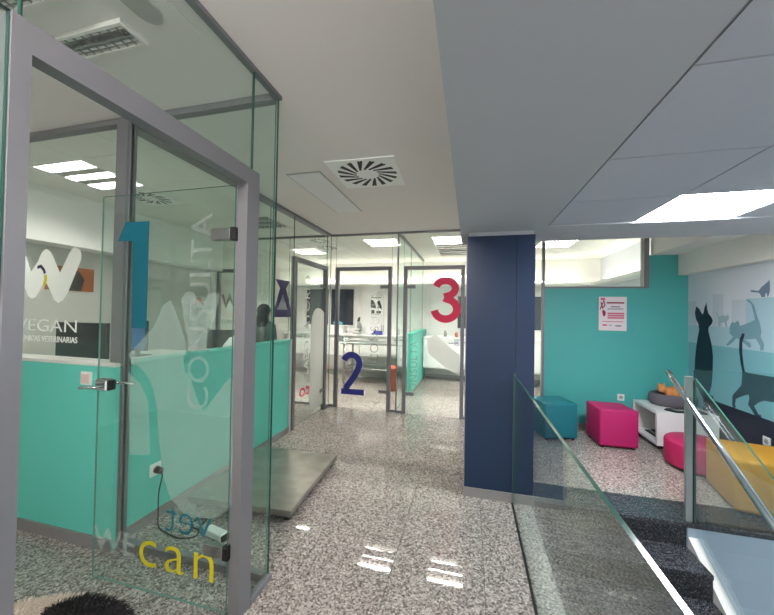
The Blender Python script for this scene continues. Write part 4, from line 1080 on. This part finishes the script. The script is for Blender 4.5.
E_ = [(0, 1), (1, 2), (2, 3), (3, 4), (4, 5), (5, 6), (2, 7), (7, 8), (8, 9), (9, 10), (2, 11), (11, 12), (12, 13), (13, 14), (0, 15), (15, 16), (16, 17), (17, 18), (18, 19), (0, 20), (20, 21), (21, 22), (22, 23), (23, 24), (0, 25), (25, 26), (26, 27), (4, 28), (28, 29), (4, 30), (30, 31)]
body = skin_mesh('body', J, E_, 'dog_black', dg, 0.010, 4)
body.data.materials.append(MATS['dog_white'])
for p in body.data.polygons:
    c = p.center
    if c.x < DX - 0.10 + 0.03 * math.sin(c.y * 40) or c.z < 0.2: p.material_index = 1
fur('fur', body, ['dog_black', 'dog_white'], dg, 14000, 0.032, lambda c: 1 if c.x < DX - 0.10 + 0.03 * math.sin(c.y * 40) or c.z < 0.2 else 0, 0.0016, (0.5, 0, -0.15))

dg.scale = (0.955, 0.955, 0.955)

# ---- consulting rooms
co = wthing('wall_counter', 'white wall counter with drawers along the end of room 2', 'counter', (-2.8, 7.75, 0))
bx('worktop', 'white_lacquer', co, -4.55, -1.2, 7.44, 8.05, 0.97, 1.01, 0.003)
bx('kick_board', 'kick_grey', co, -4.5, -1.25, 7.52, 8.04, 0, 0.14)
for k in range(5):
    a = -4.5 + 0.65 * k
    bx('carcass', 'white_lacquer', co, a, a + 0.65, 7.5, 8.04, 0.14, 0.97)
    g_ = bx('cabinet_front', 'wall_white', co, a + 0.004, a + 0.646, 7.482, 7.5, 0.50, 0.965)
    f = bx('drawer_front', 'kick_grey', co, a + 0.004, a + 0.646, 7.482, 7.5, 0.15, 0.494)
    bx('drawer_handle', 'alu', f, a + 0.2, a + 0.45, 7.466, 7.482, 0.44, 0.455)
    bx('cabinet_handle', 'alu', g_, a + 0.2, a + 0.45, 7.466, 7.482, 0.90, 0.915)
tc = wthing('tall_cabinet', 'tall white wall panel behind the animal poster', 'cabinet', (-2.05, 7.9, 1.01))
bx('carcass', 'wall_white', tc, -2.55, -1.55, 7.735, 8.05, 1.0105, 2.19)
tds = [bx('door', 'white_lacquer', tc, -2.545, -2.052, 7.72, 7.735, 1.02, 2.18), bx('door', 'white_lacquer', tc, -2.048, -1.555, 7.72, 7.735, 1.02, 2.18)]
for x, td in zip((-2.075, -2.03), tds):
    bx('handle', 'alu', td, x, x + 0.012, 7.705, 7.72, 1.08, 1.24)
c3_ = wthing('wall_counter', 'wall hung white counter along the end of room 3', 'counter', (0.8, 7.75, 0.3))
bx('worktop', 'white_lacquer', c3_, -1.03, 2.72, 7.50, 8.05, 0.97, 1.01, 0.003)
bx('apron', 'wall_white', c3_, -1.03, 2.72, 7.53, 8.05, 0.30, 0.97)
for k in range(6):
    a = -1.03 + 0.625 * k
    f = bx('drawer_front', 'white_lacquer', c3_, a + 0.004, a + 0.621, 7.512, 7.53, 0.31, 0.965)
    bx('drawer_handle', 'alu', f, a + 0.2, a + 0.42, 7.498, 7.512, 0.90, 0.915)
bx('skirting', 'skirt', wthing('baseboard_back', 'grey baseboard under the wall hung counter', 'baseboard', (0.8, 8.09, 0), None, 'structure'), -1.04, 2.75, 8.08, 8.1, 0, 0.07)

et = wthing('examination_table', 'stainless steel examination table behind the navy number 2', 'table', (-1.95, 6.92, 0))
bx('tabletop', 'steel', et, -2.68, -1.30, 6.58, 7.24, 0.86, 0.895, 0.005)
for x in (-2.61, -1.40):
    for y in (6.64, 7.18):
        MB().cyl((x, y, 0), (x, y, 0.86), 0.022, n=12).build('leg', 'steel', et)
for y in (6.64, 7.18):
    MB().cyl((-2.61, y, 0.34), (-1.40, y, 0.34), 0.016, n=10).build('rail', 'steel', et)
for x in (-2.61, -1.40):
    MB().cyl((x, 6.64, 0.34), (x, 7.18, 0.34), 0.016, n=10).build('rail', 'steel', et)
bn = wthing('waste_bin', 'brick red pedal bin beside the glass partition of room 2', 'bin', (-1.47, 6.40, 0))
MB().lathe([(0.09, 0.0), (0.095, 0.005), (0.115, 0.42), (0.117, 0.43)], (-1.47, 6.40, 0), 24).build('bucket', 'bin_red', bn)
MB().lathe([(0.12, 0.43), (0.121, 0.45), (0.09, 0.485), (0.02, 0.495)], (-1.47, 6.40, 0), 24).build('lid', 'bin_red', bn)
mi = wthing('microscope', 'grey microscope with a dark eyepiece on the worktop of room 2', 'microscope', (-2.55, 7.62, 1.01))
mx_, my_ = -2.63, 7.57
b = MB(); b.box(mx_ - 0.10, mx_ + 0.10, my_ - 0.12, my_ + 0.12, 1.0105, 1.045, 0.01); b.build('base', 'steel', mi)
MB().tube([(mx_ + 0.02, my_ + 0.08, 1.04), (mx_ + 0.04, my_ + 0.10, 1.16), (mx_ + 0.04, my_ + 0.05, 1.27), (mx_ + 0.02, my_ - 0.03, 1.30)], 0.028, 10).build('arm', 'steel', mi)
MB().cyl((mx_ + 0.02, my_ - 0.03, 1.15), (mx_ + 0.02, my_ - 0.03, 1.32), 0.032, 0.036, 14).build('tube', 'kick_grey', mi)
MB().cyl((mx_ + 0.02, my_ - 0.03, 1.32), (mx_ + 0.06, my_ - 0.08, 1.41), 0.034, 0.028, 14).build('eyepiece', 'black', mi)
bx('stage', 'black', mi, mx_ - 0.06, mx_ + 0.08, my_ - 0.10, my_ + 0.05, 1.10, 1.112)
bb = wthing('glove_box', 'light blue cloth bundle on the sill of the dark window in room 2', 'bundle', (-3.26, 7.9, 1.01))
MB().ball((-3.32, 7.93, 1.2585), 0.07, 1.6, 0.9, 0.85, 14).ball((-3.22, 7.92, 1.245), 0.05, 1.2, 0.9, 0.9, 12).build('cloth', 'glove_blue', bb)
bx('box', 'white_plastic', bb, -3.44, -3.12, 7.84, 8.02, 1.0105, 1.20, 0.004)
sb = wthing('desk_phone', 'small dark blue device on the worktop of room 2 below the poster', 'device', (-2.13, 7.6, 1.01))
MB().prism([(-2.26, 7.52, 1.0105), (-2.26, 7.68, 1.0105), (-2.26, 7.68, 1.10), (-2.26, 7.52, 1.04)], (0.22, 0, 0)).build('body', 'print_navy', sb)
MB().tube([(-2.21, 7.54, 1.065), (-2.21, 7.60, 1.10), (-2.21, 7.67, 1.12)], 0.02, 8).build('handset', 'black', sb)
for k, (x, m, h, lab) in enumerate(((-0.55, 'print_grey', 0.16, 'small grey dispenser bottle on the counter of room 3'), (-0.30, 'bin_red', 0.13, 'small red capped bottle on the counter of room 3'), (-0.18, 'print_rose', 0.15, 'small pink bottle on the counter of room 3'))):
    t = wthing('bottle', lab, 'bottle', (x, 7.68, 1.01), 'bottles on the counter of room 3')
    MB().lathe([(0.03, 1.0105), (0.035, 1.02), (0.035, 1.01 + h * 0.7), (0.014, 1.01 + h * 0.85), (0.014, 1.01 + h)], (x, 7.68, 0), 14).build('flask', m, t)
    MB().cyl((x, 7.68, 1.01 + h), (x, 7.68, 1.03 + h), 0.017, n=12).build('cap', 'white_plastic', t)
